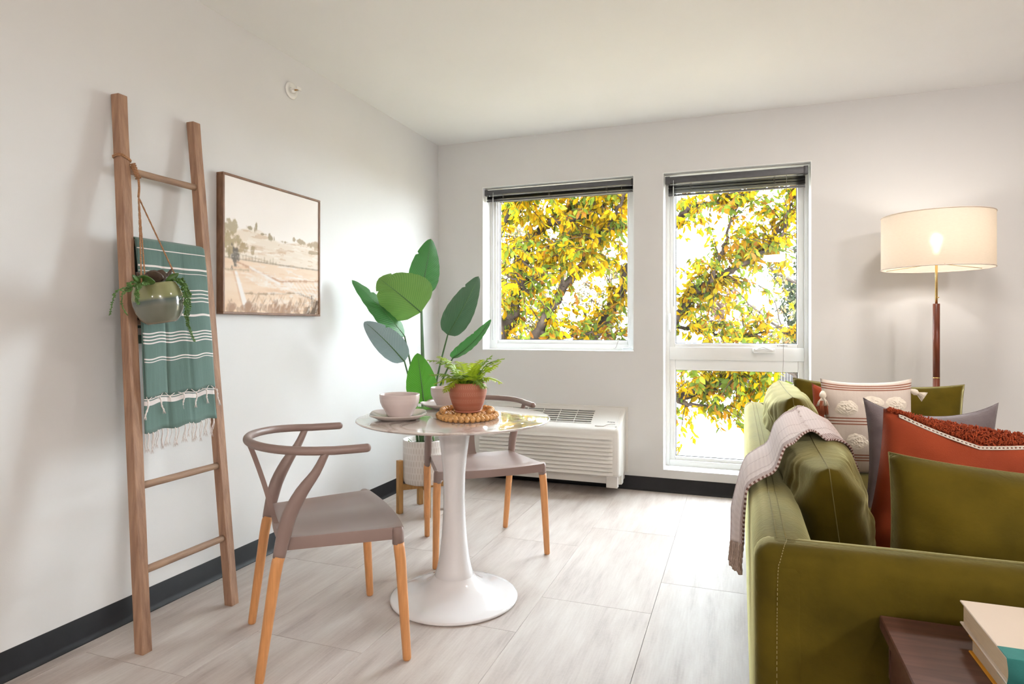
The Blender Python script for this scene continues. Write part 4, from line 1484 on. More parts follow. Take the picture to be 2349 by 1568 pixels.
rbox('deflector', 0.052, 0.056, -0.016, 0.016, -0.004, 0.012, 0.001, M['whitemetal'], sp, seg=1)

# ------------------------------------------------------------------ on the table: fern, beads, plates, bowls
FC = atd(1073, 940, 2.64)
FC.z = TZ + 0.0232
fp = thing('potted_fern', 'bright green fern in a stamped terracotta pot on wooden beads', 'plant', FC)
prof = [(0.0, 0.006), (0.054, 0.006), (0.058, 0.009), (0.068, 0.028), (0.079, 0.058), (0.0855, 0.085), (0.086, 0.098), (0.083, 0.113), (0.077, 0.122), (0.0745, 0.124), (0.072, 0.121), (0.073, 0.108), (0.0, 0.104)]
MB().lathe([(r * 0.94, z) for r, z in prof], 56).build('pot', M['terracotta'], fp)
MB().lathe([(0.0, 0.110), (0.069, 0.108)], 24).build('soil', M['soil'], fp)
MB().lathe([(0.0, 0.0), (0.052, 0.0), (0.055, 0.004), (0.054, 0.008), (0.0, 0.008)], 40).build('foot', M['terracotta'], fp)


def frond(p0, p1, p2, wmax, n, m, seed):
    """fern frond along a bent rib with paired pointed leaflets"""
    ps = interp([p0, p1, p2], 24)
    r_ = random.Random(seed)
    mb = MB()
    vs, fs = [], []
    for i in range(n):
        q = lerp(0.10, 0.99, i / (n - 1))
        k = min(int(q * 23), 22)
        p = ps[k].lerp(ps[k + 1], q * 23 - k)
        t = (ps[k + 1] - ps[k]).normalized()
        up = Vector((0, 0, 1)) - t * t.z
        if up.length < 0.1:
            up = Vector((0.3, -0.8, 0.3))
        up.normalize()
        sd = t.cross(up).normalized()
        ln = wmax * (math.sin(math.pi * (0.12 + 0.86 * q)) ** 0.8) * r_.uniform(0.9, 1.1)
        if i == n - 1:
            dirs = [(t, sd)]
        else:
            dirs = [((sd * s + t * 0.45 + up * r_.uniform(-0.25, 0.30)).normalized(), t) for s in (-1, 1)]
        for d, acr in dirs:
            acr = (acr - d * acr.dot(d)).normalized()
            nn = d.cross(acr)
            w = min(0.0046, ln * 0.19)
            K = 4
            base = len(vs)
            row = []
            us = []
            for j in range(K + 1):
                f = j / K
                ww = w * math.sin(math.pi * min(1, 0.22 + 0.78 * f)) if j < K else 0.0002
                c = p + d * (ln * f) - Vector((0, 0, 1)) * (0.18 * ln * f * f)
                vs += [c - acr * ww, c + nn * (ww * -0.25), c + acr * ww]
            for j in range(K):
                a = base + j * 3
                for o_ in (0, 1):
                    mb_f = (a + o_, a + o_ + 1, a + o_ + 4, a + o_ + 3)
                    fs.append(mb_f)
                    e = ((-1, 0), (0, 1))[o_]
                    us.append([(j / K, e[0]), (j / K, e[1]), ((j + 1) / K, e[1]), ((j + 1) / K, e[0])])
            mb_uv.extend(us)
    mb.add(vs, fs, list(mb_uv))
    mb_uv.clear()
    mb.tube(ps, [0.0016] * 16 + [0.0012] * 4 + [0.0008] * 4, 5)
    return mb.build('frond', m, fp)


mb_uv = []
FDAT = [  # direction in the photo (right, away), reach, rise, droop of the tip
    (-1.00, 0.05, 0.185, 0.17, -0.01), (-0.85, -0.35, 0.155, 0.055, -0.03), (-0.75, 0.45, 0.17, 0.16, 0.01), (1.00, 0.0, 0.165, 0.165, 0.0), (0.9, 0.35, 0.165, 0.13, 0.02),
    (0.95, -0.35, 0.165, 0.06, -0.03), (0.62, -0.55, 0.11, 0.05, -0.045), (-0.62, -0.55, 0.13, 0.05, -0.06), (0.1, -0.7, 0.09, 0.07, -0.02), (-0.3, -0.6, 0.10, 0.08, -0.02),
    (0.35, 0.6, 0.12, 0.15, 0.0), (-0.35, 0.7, 0.13, 0.14, 0.0), (0.55, 0.1, 0.11, 0.14, 0.03), (-0.55, 0.1, 0.13, 0.15, 0.02), (0.25, -0.25, 0.07, 0.10, 0.02), (-0.95, -0.15, 0.17, 0.08, -0.01), (0.85, 0.1, 0.15, 0.10, 0.03)]
for i, (a, c, reach, rise, droop) in enumerate(FDAT):
    d = (RT * a + FW * c).normalized()
    reach, rise = reach * 0.95, rise * 0.95
    base = d * 0.03 + Vector((0, 0, 0.115))
    midp = d * (reach * 0.50) + Vector((0, 0, 0.115 + rise * 0.52))
    tip = d * reach + Vector((0, 0, 0.115 + rise * 0.70 + droop))
    frond(base, midp, tip, 0.044, 17, M['fern'] if i % 3 else M['fern2'], 40 + i)

# bead garland coiled round the pot
bd = thing('bead_garland', 'string of round natural wooden beads coiled around the fern pot', 'garland', (FC.x, FC.y, TZ))
BR = 0.0114
cen = Vector((0, 0, BR + 0.0006))


def ring_path(rr, cx, cy, a0, a1, z, wob=0.0, ph=0.0, el=1.0):
    out = []
    n = 240
    for i in range(n + 1):
        a = lerp(a0, a1, i / n)
        r = rr + wob * math.sin(3 * a + ph)
        out.append(RT * (cx + r * math.cos(a)) + FW * (cy + r * el * math.sin(a)) + Vector((0, 0, z)))
    return out


def beads(path, r, taken):
    acc, last = [], None
    for p in path:
        if last is None or (p - last).length >= 2 * r * 0.985:
            if all((p - q).length > 1.72 * r for q in taken):
                acc.append(p.copy())
            last = p.copy()
    return acc


taken = []
paths = [ring_path(0.122, -0.002, -0.018, 0, 6.2, BR + 0.0005, 0.004, 0.5, 1.22),
         ring_path(0.098, -0.004, -0.016, 0.2, 6.35, BR + 0.0005, 0.003, 1.0, 1.24),
         ring_path(0.074, -0.004, -0.014, 0.4, 6.55, BR + 0.0005, 0.0, 0.0, 1.26),
         ring_path(0.048, 0.0, 0.0, 0.1, 6.2, BR + 0.0005, 0.0, 0.0, 1.0),
         ring_path(0.104, -0.004, -0.012, 1.9, 3.6, BR * 2.72, 0.003, 0.2, 1.15),
         ring_path(0.102, 0.0, -0.010, -0.35, 0.9, BR * 2.72, 0.003, 0.2, 1.15)]
bm_ = MB()
bm_.lathe([(0.0022, -BR * 0.98)] + [(BR * math.cos(a), BR * math.sin(a)) for a in [math.radians(x) for x in (-70, -52, -34, -17, 0, 17, 34, 52, 70)]] + [(0.0022, BR * 0.98)], 14)
bead_me = bm_.mesh('bead', M['bead'])
for pth in paths:
    bs = beads(pth, BR, taken)
    taken += bs
    if len(bs) > 2:
        MB().tube(bs, 0.0012, 4).build('string', M['string'], bd)
for p in taken:
    o = bpy.data.objects.new('bead', bead_me)
    o.location = p
    o.rotation_euler = (math.pi / 2 + rnd.uniform(-.3, .3), rnd.uniform(-.3, .3), rnd.uniform(0, 6))
    s = rnd.uniform(0.97, 1.03)
    o.scale = (s, s, s)
    link(o, bd)


def squircle_plate(label, c, side, rot, group):
    t = thing('dinner_plate', label, 'plate', (c.x, c.y, TZ), rot, group)
    mb = MB()
    rows = [(0.0, 0.006), (0.55, 0.006), (0.66, 0.007), (0.74, 0.010), (0.97, 0.0215), (1.0, 0.0235), (1.0, 0.021), (0.975, 0.0185), (0.74, 0.006), (0.60, 0.002), (0.58, 0.0), (0.0, 0.0)]
    n = 72
    vs, fs = [], []
    for r, z in rows:
        for k in range(n):
            a = 2 * math.pi * k / n
            e = 2.0 if r < 0.7 else 3.6
            q = (abs(math.cos(a)) ** e + abs(math.sin(a)) ** e) ** (-1 / e)
            edge = 0.003 * (q - 1) * 8 if r > 0.9 else 0
            vs.append((side / 2 * r * q * math.cos(a), side / 2 * r * q * math.sin(a), z + edge))
    for i in range(len(rows) - 1):
        for k in range(n):
            fs.append((i * n + k, i * n + (k + 1) % n, (i + 1) * n + (k + 1) % n, (i + 1) * n + k))
    o = mb.add(vs, fs).build('dish', M['plate'], t)
    clean(o.data, 1e-6, 60)
    return t


def bowl(label, c, group):
    t = thing('soup_bowl', label, 'bowl', (c.x, c.y, TZ + 0.0062), 0, group)
    out = [(0.0, 0.0), (0.050, 0.0), (0.054, 0.003), (0.056, 0.012), (0.062, 0.024), (0.073, 0.040), (0.081, 0.058), (0.0835, 0.076), (0.0835, 0.088)]
    lip = [(0.0838, 0.090), (0.083, 0.0925), (0.081, 0.092)]
    inn = [(0.0800, 0.085), (0.079, 0.07), (0.074, 0.05), (0.062, 0.030), (0.045, 0.016), (0.0, 0.010)]
    MB().lathe(out, 56).build('outside', M['bowl_rib'], t)
    MB().lathe([out[-1]] + lip + inn, 56).build('inside', M['bowl'], t)
    return t


pc1 = atz(914, 957, TZ + 0.006)
squircle_plate('blush square plate under the bowl beside the ladder-side chair', pc1, 0.232, math.radians(28), 'plates on the table')
bowl('blush ribbed bowl standing clear of the fern pot', atz(917, 950, TZ + 0.012), 'bowls on the table')
pc2 = atd(1020, 924, 2.93); pc2.z = 0
squircle_plate('blush square plate under the bowl behind the fern pot', pc2, 0.20, math.radians(55), 'plates on the table')
bowl('blush ribbed bowl half hidden behind the fern pot', pc2 + RT * 0.018, 'bowls on the table')

# ------------------------------------------------------------------ plant stand, planter and bird of paradise
SCN = Vector((0.384, -0.962, 0))
ps_ = thing('plant_stand', 'mid-century four-legged wooden plant stand in the room corner', 'stand', SCN)
DA, DB = (Vector((-0.107, -0.100, 0))).normalized(), Vector((0.094, -0.127, 0)).normalized()
for d in (DA, -DA, DB, -DB):
    ang = math.atan2(d.y, d.x)
    o = rbox('leg', -0.016, 0.016, -0.016, 0.016, 0, 0.325, 0.002, M['standwood'], ps_, seg=1)
    o.location = d * 0.150
    o.rotation_euler = (0, 0, ang + math.radians(20))
for i, d in enumerate((DA, DB)):
    mb = MB()
    m4 = Matrix.Rotation(math.atan2(d.y, d.x), 4, 'Z')
    mb.box(-0.145, 0.145, -0.009, 0.009, 0.142 - i * 0.0, 0.178 - i * 0.001, m4)
    mb.build('cross_bar', M['standwood'], ps_, smooth=False)
bp_ = thing('bird_of_paradise', 'tall broad-leaved plant in a white dash-textured cylinder pot', 'plant', SCN + Vector((0, 0, 0.178)))
PO = SCN + Vector((0, 0, 0.178))
prof = [(0.0, 0.0), (0.105, 0.0), (0.118, 0.005), (0.1235, 0.016), (0.1255, 0.04), (0.1275, 0.262), (0.1275, 0.268), (0.125, 0.270), (0.121, 0.268), (0.120, 0.24), (0.0, 0.235)]
MB().lathe(prof, 64).build('pot', M['planter'], bp_)
MB().lathe([(0.0, 0.243), (0.1205, 0.238)], 24).build('soil', M['soil'], bp_)
for k in range(7):
    a = k * 0.9 + 0.3
    base = Vector((0.085 * math.cos(a), 0.085 * math.sin(a), 0.242))
    fat_leaf(base, base + Vector((0.035 * math.cos(a + 1), 0.035 * math.sin(a + 1), 0.022)), 0.016, 0.005, (0, 0, 1), M['succ'] if k % 2 else M['fern2'], 'small_leaf', bp_)


def big_leaf(base, tip, width, roll, m, curl=0.10, fold=0.18, split=None, stem_to=None, taper=0.62, seed=0):
    """base, tip: blade ends in world; roll turns the blade about its midrib away from facing the viewer"""
    base, tip = Vector(base), Vector(tip)
    d = tip - base
    L = d.length
    t = d.normalized()
    view = (CAM - (base + tip) / 2).normalized()
    nrm = (view - t * view.dot(t)).normalized()
    nrm = Matrix.Rotation(roll, 3, t) @ nrm
    sd = t.cross(nrm).normalized()
    NL, NW = 34, 14
    mb = MB()

    def P(u, v):
        s = v * 2 - 1
        q = u
        ww = width / 2 * (math.sin(math.pi * (q ** taper)) ** 0.62 if 0 < q < 1 else 0)
        c = base + d * q + nrm * (curl * L * (q - q * q) * 2 - curl * L * q * q * 1.2)
        k = 1.0
        if split:
            for sq, ss in split:
                if s * ss > 0 and abs(q - sq - 0.05 * abs(s)) < 0.014:
                    k = 1 - 0.30 * max(0, abs(s) - 0.35)
        ripple = 0.006 * math.sin(q * 46 + seed) * s * s
        return c + sd * (ww * s * k) + nrm * (-fold * abs(s) ** 1.6 * ww + ripple * ww * 4) - PO
    mb.sheet(P, NL, NW, lambda u, v: (u, v * 2 - 1))
    o = mb.build('leaf', m, bp_)
    clean(o.data, 1e-6, None)
    mid = [base + d * q + nrm * (curl * L * (q - q * q) * 2 - curl * L * q * q * 1.2) - nrm * 0.001 - PO for q in [i / 16 for i in range(16)]]
    MB().tube(mid, [lerp(0.0045, 0.0012, i / 15) for i in range(16)], 6).build('midrib', M['stem'], bp_)
    s0 = Vector(stem_to) if stem_to else Vector((0, 0, 0.24))
    st = interp([s0, s0.lerp(base - PO, 0.45) + Vector((0, 0, 0.09)), base - PO], 14)
    MB().tube(st, [lerp(0.0085, 0.0045, i / 13) for i in range(14)], 8).build('stem', M['stem'], bp_)


big_leaf(atd(966, 672, 4.0), atd(991, 546, 4.05), 0.205, 0.3, M['leaf_a'], split=[(0.62, -1)], curl=0.05, stem_to=(0.01, 0.01, 0.24), seed=1)
big_leaf(atd(966, 716, 3.82), atd(868, 634, 3.62), 0.335, -0.25, M['leaf_b'], split=[(0.8, 1), (0.74, -1)], curl=-0.05, fold=0.30, stem_to=(0.0, -0.01, 0.24), taper=0.55, seed=2)
big_leaf(atd(928, 770, 3.84), atd(813, 638, 3.66), 0.20, 0.95, M['leaf_a'], split=[(0.66, 1)], curl=0.04, stem_to=(-0.02, 0.0, 0.24), seed=3)
big_leaf(atd(928, 829, 3.76), atd(834, 729, 3.55), 0.165, -0.25, M['leaf_d'], split=[(0.6, 1)], curl=-0.10, fold=0.25, stem_to=(-0.03, -0.02, 0.24), seed=4)
big_leaf(atd(1027, 768, 3.86), atd(1101, 635, 3.84), 0.185, 0.35, M['leaf_e'], split=[(0.72, -1)], curl=0.05, stem_to=(0.03, 0.0, 0.24), seed=5)
big_leaf(atd(1038, 822, 3.74), atd(1132, 742, 3.62), 0.13, 1.0, M['leaf_a'], split=[(0.6, -1)], curl=0.08, stem_to=(0.035, -0.02, 0.24), seed=6)
big_leaf(atd(973, 925, 3.70), atd(958, 810, 3.64), 0.185, 0.2, M['leaf_c'], curl=0.02, fold=0.10, stem_to=(0.0, -0.03, 0.24), seed=7)

# ------------------------------------------------------------------ wall air conditioner
ax0, ax1 = 0.42, 1.478
ac = thing('air_conditioner', 'white packaged wall air conditioner with louvred front below the square window', 'air conditioner', ((ax0 + ax1) / 2, -0.003, 0.12))
A0 = Vector(((ax0 + ax1) / 2, 0, 0.12))
prof = [(0.0, 0.13), (-0.235, 0.13), (-0.256, 0.137), (-0.265, 0.155), (-0.268, 0.42), (-0.262, 0.444), (-0.245, 0.458), (-0.04, 0.556), (-0.02, 0.566), (0.0, 0.568)]
L_ = (ax1 - ax0) / 2
# frame of the sloping top: x along, s up the slope, n out of it
sl0, sl1 = Vector((0, -0.245, 0.458 - 0.12)), Vector((0, -0.04, 0.556 - 0.12))
sdir = (sl1 - sl0).normalized()
snor = Vector((0, -sdir.z, sdir.y)).normalized()
SM = Matrix(((1, 0, 0, 0), (0, sdir.y, snor.y, sl0.y), (0, sdir.z, snor.z, sl0.z), (0, 0, 0, 1)))
SLn = (sl1 - sl0).length
gx0, gx1 = -L_ + 0.10, 1.272 - A0.x
gs0, gs1 = 0.045, SLn - 0.012
ins = [((sl0 + sdir * q).y, (sl0 + sdir * q).z + 0.12) for q in (gs0, gs1)]
prof = prof[:7] + ins + prof[7:]
mb = MB()
ends_ = [(-L_, 0.90), (-L_ + 0.006, 0.955), (-L_ + 0.018, 0.99), (-L_ + 0.035, 1.0), (gx0, 1.0), (gx1, 1.0), (L_ - 0.035, 1.0), (L_ - 0.018, 0.99), (L_ - 0.006, 0.955), (L_, 0.90)]
n = len(prof)
vs = []
for x, k in ends_:
    for y, z in prof:
        vs.append((x, y * k, (z - 0.35) * lerp(1, k, 0.25) + 0.35 - 0.12))
fs = []
for i in range(len(ends_) - 1):
    for j in range(n - 1):
        if i == 4 and j == 7:
            continue        # the opening over the grille well
        fs.append((i * n + j, i * n + j + 1, (i + 1) * n + j + 1, (i + 1) * n + j))
fs += [tuple(range(n)), tuple(range((len(ends_) - 1) * n + n - 1, (len(ends_) - 1) * n - 1, -1))]
o = mb.add(vs, fs).build('cover', M['acwhite'], ac)
clean(o.data, 1e-6, 45)
# front louvres
sm = None
for k in range(10):
    z = 0.408 - k * 0.0268 - 0.12
    if sm is None:
        mb = MB()
        X = L_ - 0.045
        pr = [(0.003, 0.0), (-0.003, -0.0005), (-0.0165, -0.0185), (-0.0160, -0.0205), (0.003, -0.0195)]
        xs_ = [(-X, 0.4), (-X + 0.012, 1), (X - 0.03, 1), (X - 0.008, 0.75), (X, 0.25)]
        vv_, ff_ = [], []
        for x, q in xs_:
            for y, zz in pr:
                vv_.append((x, y * q if y < 0 else y, zz))
        for i in range(len(xs_) - 1):
            for j in range(len(pr)):
                j2 = (j + 1) % len(pr)
                ff_.append((i * 5 + j, i * 5 + j2, i * 5 + 5 + j2, i * 5 + 5 + j))
        ff_ += [tuple(range(5)), tuple(range(24, 19, -1))]
        mb.add(vv_, ff_)
        sm = mb.mesh('louvre', M['acwhite']); clean(sm, 1e-6, 30)
    o = bpy.data.objects.new('louvre', sm)
    o.location = (0, -0.2655, z)
    link(o, ac)
# recessed well under the discharge grille
WD = -0.07
q = [SM @ Vector(c) for c in ((gx0, gs0, 0), (gx1, gs0, 0), (gx1, gs1, 0), (gx0, gs1, 0), (gx0, gs0, WD), (gx1, gs0, WD), (gx1, gs1, WD), (gx0, gs1, WD))]
MB().add(q, [(4, 5, 6, 7), (0, 1, 5, 4), (1, 2, 6, 5), (2, 3, 7, 6), (3, 0, 4, 7)]).build('grille_well', M['acdark'], ac, smooth=False)
for k in range(7):
    s = lerp(0.05, SLn - 0.018, k / 6)
    MB().box(gx0, gx1, s, s + 0.0085, -0.005, 0.0015, SM).build('grille_bar', M['acwhite'], ac, smooth=False)
for k in range(7):
    x = lerp(gx0, gx1 - 0.003, k / 6)
    MB().box(x, x + 0.004, 0.045, SLn - 0.012, -0.006, 0.0025, SM).build('grille_divider', M['acwhite'], ac, smooth=False)
dx0, dx1 = 1.305 - A0.x, 1.452 - A0.x
DT = 0.006
nx0, nx1 = dx0 + 0.06, dx1 - 0.006
arch = [(lerp(nx0, nx1, i / 12), 0.018 + 0.030 * math.sin(math.pi * min(1, 0.0 + i / 12 * 1.5) / 1.9) * (1 if i < 12 else 0)) for i in range(13)]
outl = [(dx0, 0.018)] + arch + [(dx1, 0.018), (dx1, SLn - 0.010), (dx0, SLn - 0.010)]
m_ = len(outl)
vs = [SM @ Vector((x, y, 0.0)) for x, y in outl] + [SM @ Vector((x, y, DT)) for x, y in outl]
MB().add(vs, [tuple(range(m_, 2 * m_))] + [(i, (i + 1) % m_, m_ + (i + 1) % m_, m_ + i) for i in range(m_)]).build('control_door', M['acwhite'], ac, smooth=False)
vs = [SM @ Vector((x, 0.018, 0.0006)) for x, y in arch] + [SM @ Vector((x, y, 0.003)) for x, y in arch]
MB().add(vs, [(i, i + 1, 14 + i, 13 + i) for i in range(12)]).build('finger_scoop', M['acwhite'], ac, smooth=False)
fc = bpy.data.curves.new('maker_name', 'FONT')
fc.body = 'Amana'
fc.size = 0.019
fc.shear = 0.25
fc.extrude = 0.0003
tmp = bpy.data.objects.new('maker_name_curve', fc)
COL.objects.link(tmp)
me_ = bpy.data.meshes.new_from_object(tmp.evaluated_get(bpy.context.evaluated_depsgraph_get()))
bpy.data.objects.remove(tmp)
bpy.data.curves.remove(fc)
me_.name = 'maker_name'
me_.materials.clear()
me_.materials.append(M['text'])
fo = bpy.data.objects.new('maker_name', me_)
fo.matrix_local = SM @ Matrix.Translation((dx1 - 0.072, 0.062, DT + 0.0004))
link(fo, ac)
# sleeve base
mb = MB().box(-L_ + 0.03, L_ - 0.01, -0.20, 0.0, 0.075 - 0.12, 0.135 - 0.12)
mb.build('sub_base', M['acwhite'], ac, smooth=False)
rbox('end_foot', L_ - 0.095, L_ - 0.018, -0.235, -0.19, 0.055 - 0.12, 0.135 - 0.12, 0.003, M['acwhite'], ac, seg=1)
rbox('corner_bracket', L_ - 0.035, L_ + 0.002, -0.18, -0.12, 0.07 - 0.12, 0.14 - 0.12, 0.003, M['acwhite'], ac, seg=1)
rbox('wall_flange', -L_ - 0.012, L_ + 0.014, -0.006, 0.0, 0.12 - 0.12, 0.578 - 0.12, 0.002, M['acwhite'], ac, seg=1)

# ------------------------------------------------------------------ floor lamp
LP = aty(2148, 700, -0.42)
lp_ = thing('floor_lamp', 'lit floor lamp with linen drum shade, brass stem and reddish wooden pole', 'lamp', (LP.x, LP.y, 0))
zt, zb = 1.752, 1.458
SR = 0.262
MB().lathe([(0.0, 0.0), (0.135, 0.0), (0.14, 0.005), (0.138, 0.016), (0.05, 0.024), (0.0, 0.026)], 40).build('base', M['brass'], lp_)
MB().tube([(0, 0, 0.02), (0, 0, 0.86)], 0.0165, 20).build('lower_pole', M['mahogany'], lp_)
MB().tube([(0, 0, 0.86), (0, 0, 0.866)], 0.0172, 20).build('pole_ring', M['brass'], lp_)
MB().tube([(0, 0, 0.866), (0, 0, 1.268)], 0.0165, 20).build('upper_pole', M['mahogany'], lp_)
MB().tube([(0, 0, 1.26), (0, 0, 1.60)], 0.0065, 14).build('brass_stem', M['brass'], lp_)
mb = MB().tube([(0, -0.006, 1.30), (0.006, -0.02, 1.302)], 0.003, 8)
mb.build('switch_knob', M['brass'], lp_)
wob = [(SR - 0.001, zb), (SR, zb + 0.004), (SR, zt - 0.004), (SR - 0.001, zt)]
o = MB().lathe(wob, 72).build('shade', M['shade'], lp_)
md = o.modifiers.new('t', 'SOLIDIFY'); md.thickness = 0.0015
for z in (zb + 0.002, zt - 0.002):
    MB().tube([(SR * math.cos(2 * math.pi * k / 72), SR * math.sin(2 * math.pi * k / 72), z) for k in range(73)], 0.0028, 6).build('shade_rim', M['cream'], lp_)
mb = MB()
for k in range(3):
    a = k * 2.1 + 0.4
    mb.tube([(0.0, 0.0, zb + 0.03), (SR * math.cos(a), SR * math.sin(a), zb + 0.006)], 0.0016, 6)
mb.build('shade_spider', M['brass'], lp_)
bl = MB().lathe([(0.0, 0.0), (0.014, 0.0), (0.014, 0.025), (0.028, 0.055), (0.03, 0.075), (0.022, 0.098), (0.0, 0.108)], 24).build('bulb', M['bulb'], lp_)
bl.location = (0, 0, zb + 0.09)

# ------------------------------------------------------------------ room lights outside the picture
# over the sofa: throws the lampshade's shadow down the back wall; the other two glint in the hanging pot
t = thing('sofa_ceiling_light_offscreen', 'flat round ceiling light over the sofa', 'ceiling light', (3.1, -1.45, CH))
MB().lathe([(0.132, -0.006), (0.132, -0.011), (0.136, -0.013), (0.150, -0.012), (0.155, -0.004), (0.155, 0.0)], 48).build('trim_ring', M['whitemetal'], t)
MB().lathe([(0.0, -0.0085), (0.10, -0.0085), (0.133, -0.0075)], 40).build('sofa_light_lens_offscreen', M['lampglass'], t)
for nm, lab, x, y in (('rear', 'opal drum ceiling light at the rear of the room', 2.9, -8.5), ('side', 'opal drum ceiling light beside the wall facing the ladder', 4.7, -5.3)):
    t = thing(nm + '_drum_light_offscreen', lab, 'ceiling light', (x, y, CH), group='opal drum lights')
    MB().lathe([(0.0, -0.02), (0.20, -0.02), (0.205, -0.015), (0.205, 0.0), (0.0, 0.0)], 48).build('backplate', M['whitemetal'], t)
    MB().lathe([(0.0, -0.135), (0.14, -0.132), (0.175, -0.12), (0.188, -0.10), (0.19, -0.02)], 48).build(nm + '_opal_bowl_offscreen', M['opal'], t)

# ------------------------------------------------------------------ sofa
SX0, SX1 = 2.254, 3.17
SY0, SY1 = -3.135, -0.64
SZ = 0.722
so = thing('velvet_sofa', 'olive green velvet sofa with slim low arms seen from behind', 'sofa', (SX0, (SY0 + SY1) / 2, 0))
S0 = Vector((SX0, (SY0 + SY1) / 2, 0))


def soft_noise(v, a=0.002, s=5):
    return Vector((a * nz(v.x, v.y, v.z + 3, s), a * nz(v.x + 9, v.y, v.z, s), a * nz(v.x, v.y + 5, v.z, s)))


lx = lambda x: x - S0.x
ly = lambda y: y - S0.y
rbox('back', lx(SX0), lx(SX0 + 0.118), ly(SY0), ly(SY1), 0.14, SZ, 0.046, M['olive'], so, seg=6, subdiv=8, fn=lambda v: v + soft_noise(v))
rbox('arm', lx(SX0 + 0.001), lx(SX1), ly(SY0 + 0.001), ly(SY0 + 0.100), 0.14, SZ - 0.001, 0.036, M['olive'], so, seg=6, subdiv=6, fn=lambda v: v + soft_noise(v))
rbox('arm', lx(SX0 + 0.001), lx(SX1), ly(SY1 - 0.100), ly(SY1 - 0.001), 0.14, SZ - 0.001, 0.036, M['olive'], so, seg=6, subdiv=6, fn=lambda v: v + soft_noise(v))
rbox('base', lx(SX0 + 0.06), lx(SX1 - 0.02), ly(SY0 + 0.06), ly(SY1 - 0.06), 0.13, 0.30, 0.02, M['olive'], so)
ym = (SY0 + SY1) / 2
for a, c in ((SY0 + 0.10, ym), (ym, SY1 - 0.10)):
    rbox('seat_cushion', lx(SX0 + 0.11), lx(SX1 + 0.01), ly(a + 0.002), ly(c - 0.002), 0.29, 0.445, 0.045, M['olive'], so, seg=5, subdiv=5, fn=lambda v: v + soft_noise(v, 0.004) + Vector((0, 0, 0.012 * max(0, 1 - ((v.x - .5) / .4) ** 2) if v.z > 0.4 else 0)))
for x in (SX0 + 0.07, SX1 - 0.07):
    for y in (SY0 + 0.09, SY1 - 0.09):
        MB().tube([(lx(x), ly(y), 0.14), (lx(x), ly(y), 0.0)], [0.024, 0.015], 14).build('leg', M['mahogany'], so)


# stitched seams
def stitches(pts, r, name='seam'):
    mb = MB()
    ps = [Vector(p) for p in pts]
    mb.tube(ps, r, 5)
    return mb.build(name, M['seam'], so)


n = 24
for dx in (0.044, 0.060):
    stitches([(dx, lerp(ly(SY0 + 0.055), ly(SY1 - 0.055), i / n), SZ + 0.0010) for i in range(n + 1)], 0.0008)
stitches([(lerp(0.075, lx(SX1 - 0.05), i / n), ly(SY0 + 0.033), SZ - 0.0025) for i in range(n + 1)], 0.0008)
stitches([(lerp(0.062, lx(SX1 - 0.05), i / n), ly(SY0 + 0.050), SZ + 0.0008) for i in range(n + 1)], 0.0008)
# seam that turns from the top round the corner and down the arm's end panel
sv = [(0.062, ly(SY0 + 0.055), SZ + 0.0002)]
for k in range(11):
    a_ = math.radians(9 * k)
    sv.append((lerp(0.060, 0.044, k / 10), ly(SY0 + 0.037) - 0.0372 * math.sin(a_), SZ - 0.0375 + 0.0376 * math.cos(a_)))
sv += [(0.042, ly(SY0) - 0.0008, SZ - 0.08), (0.041, ly(SY0) - 0.0008, 0.5), (0.041, ly(SY0) - 0.0008, 0.18)]
mb = MB()
fine = interp(sv, 1500)
dash, run = [fine[0]], 0.0
for p_, q_ in zip(fine[:-1], fine[1:]):
    run += (q_ - p_).length
    if run >= 0.0011:
        dash.append(q_)
        run = 0.0
for k in range(0, len(dash) - 4, 5):
    mb.tube(dash[k:k + 4], 0.0006, 4)
mb.build('stitching', M['stitch'], so)


def cushion(name, w, h, t, m, seed, ex, wr, droop, ears, pinch=0.05, folds=0.0):
    o = bpy.data.objects.new(name, pillow_mesh(name, w, h, t, m, seed, pinch, ex, wr, 110, 50, droop, ears, folds=folds))
    link(o)
    return o


# loose back cushions of the sofa
for k, (ya, yb_, zt_, sd) in enumerate(((-2.78, -1.90, 0.835, 3.0), (-1.89, -0.97, 0.88, 8.0))):
    w = yb_ - ya
    o = cushion('back_cushion', w, zt_ - 0.42, 0.23, M['olive'], sd, 0.33, 0.016, 0.0, 0.0, 0.035, folds=0.006)
    o.parent = so
    place(o, (2.480 - S0.x, (ya + yb_) / 2 - S0.y, 0.42), math.pi / 2, math.radians(-8), math.radians(-3.0 if k == 0 else 0.5))
    out = pillow_outline(w, zt_ - 0.42, 0.035)
    MB().tube([(p[0], p[1], p[2]) for p in out], 0.0011, 5).build('seam', M['seam'], o)

# arm cushions and scatter cushions
def scatter(label, loc, w, h, t, m, rotz, tilt, roll, seed, ex=0.45, wr=0.006, droop=0.03, ears=0.03, pinch=0.07, seam=None, group=None):
    t_ = thing('cushion', label, 'cushion', (0, 0, 0), 0, group)
    place(t_, loc, rotz, tilt, roll)
    o = bpy.data.objects.new('cover', pillow_mesh('cover', w, h, t, m, seed, pinch, ex, wr, 36, 32, droop, ears))
    link(o, t_)
    if seam:
        MB().tube(pillow_outline(w, h, pinch, droop, ears), 0.0011, 5).build('seam', seam, t_)
    return t_


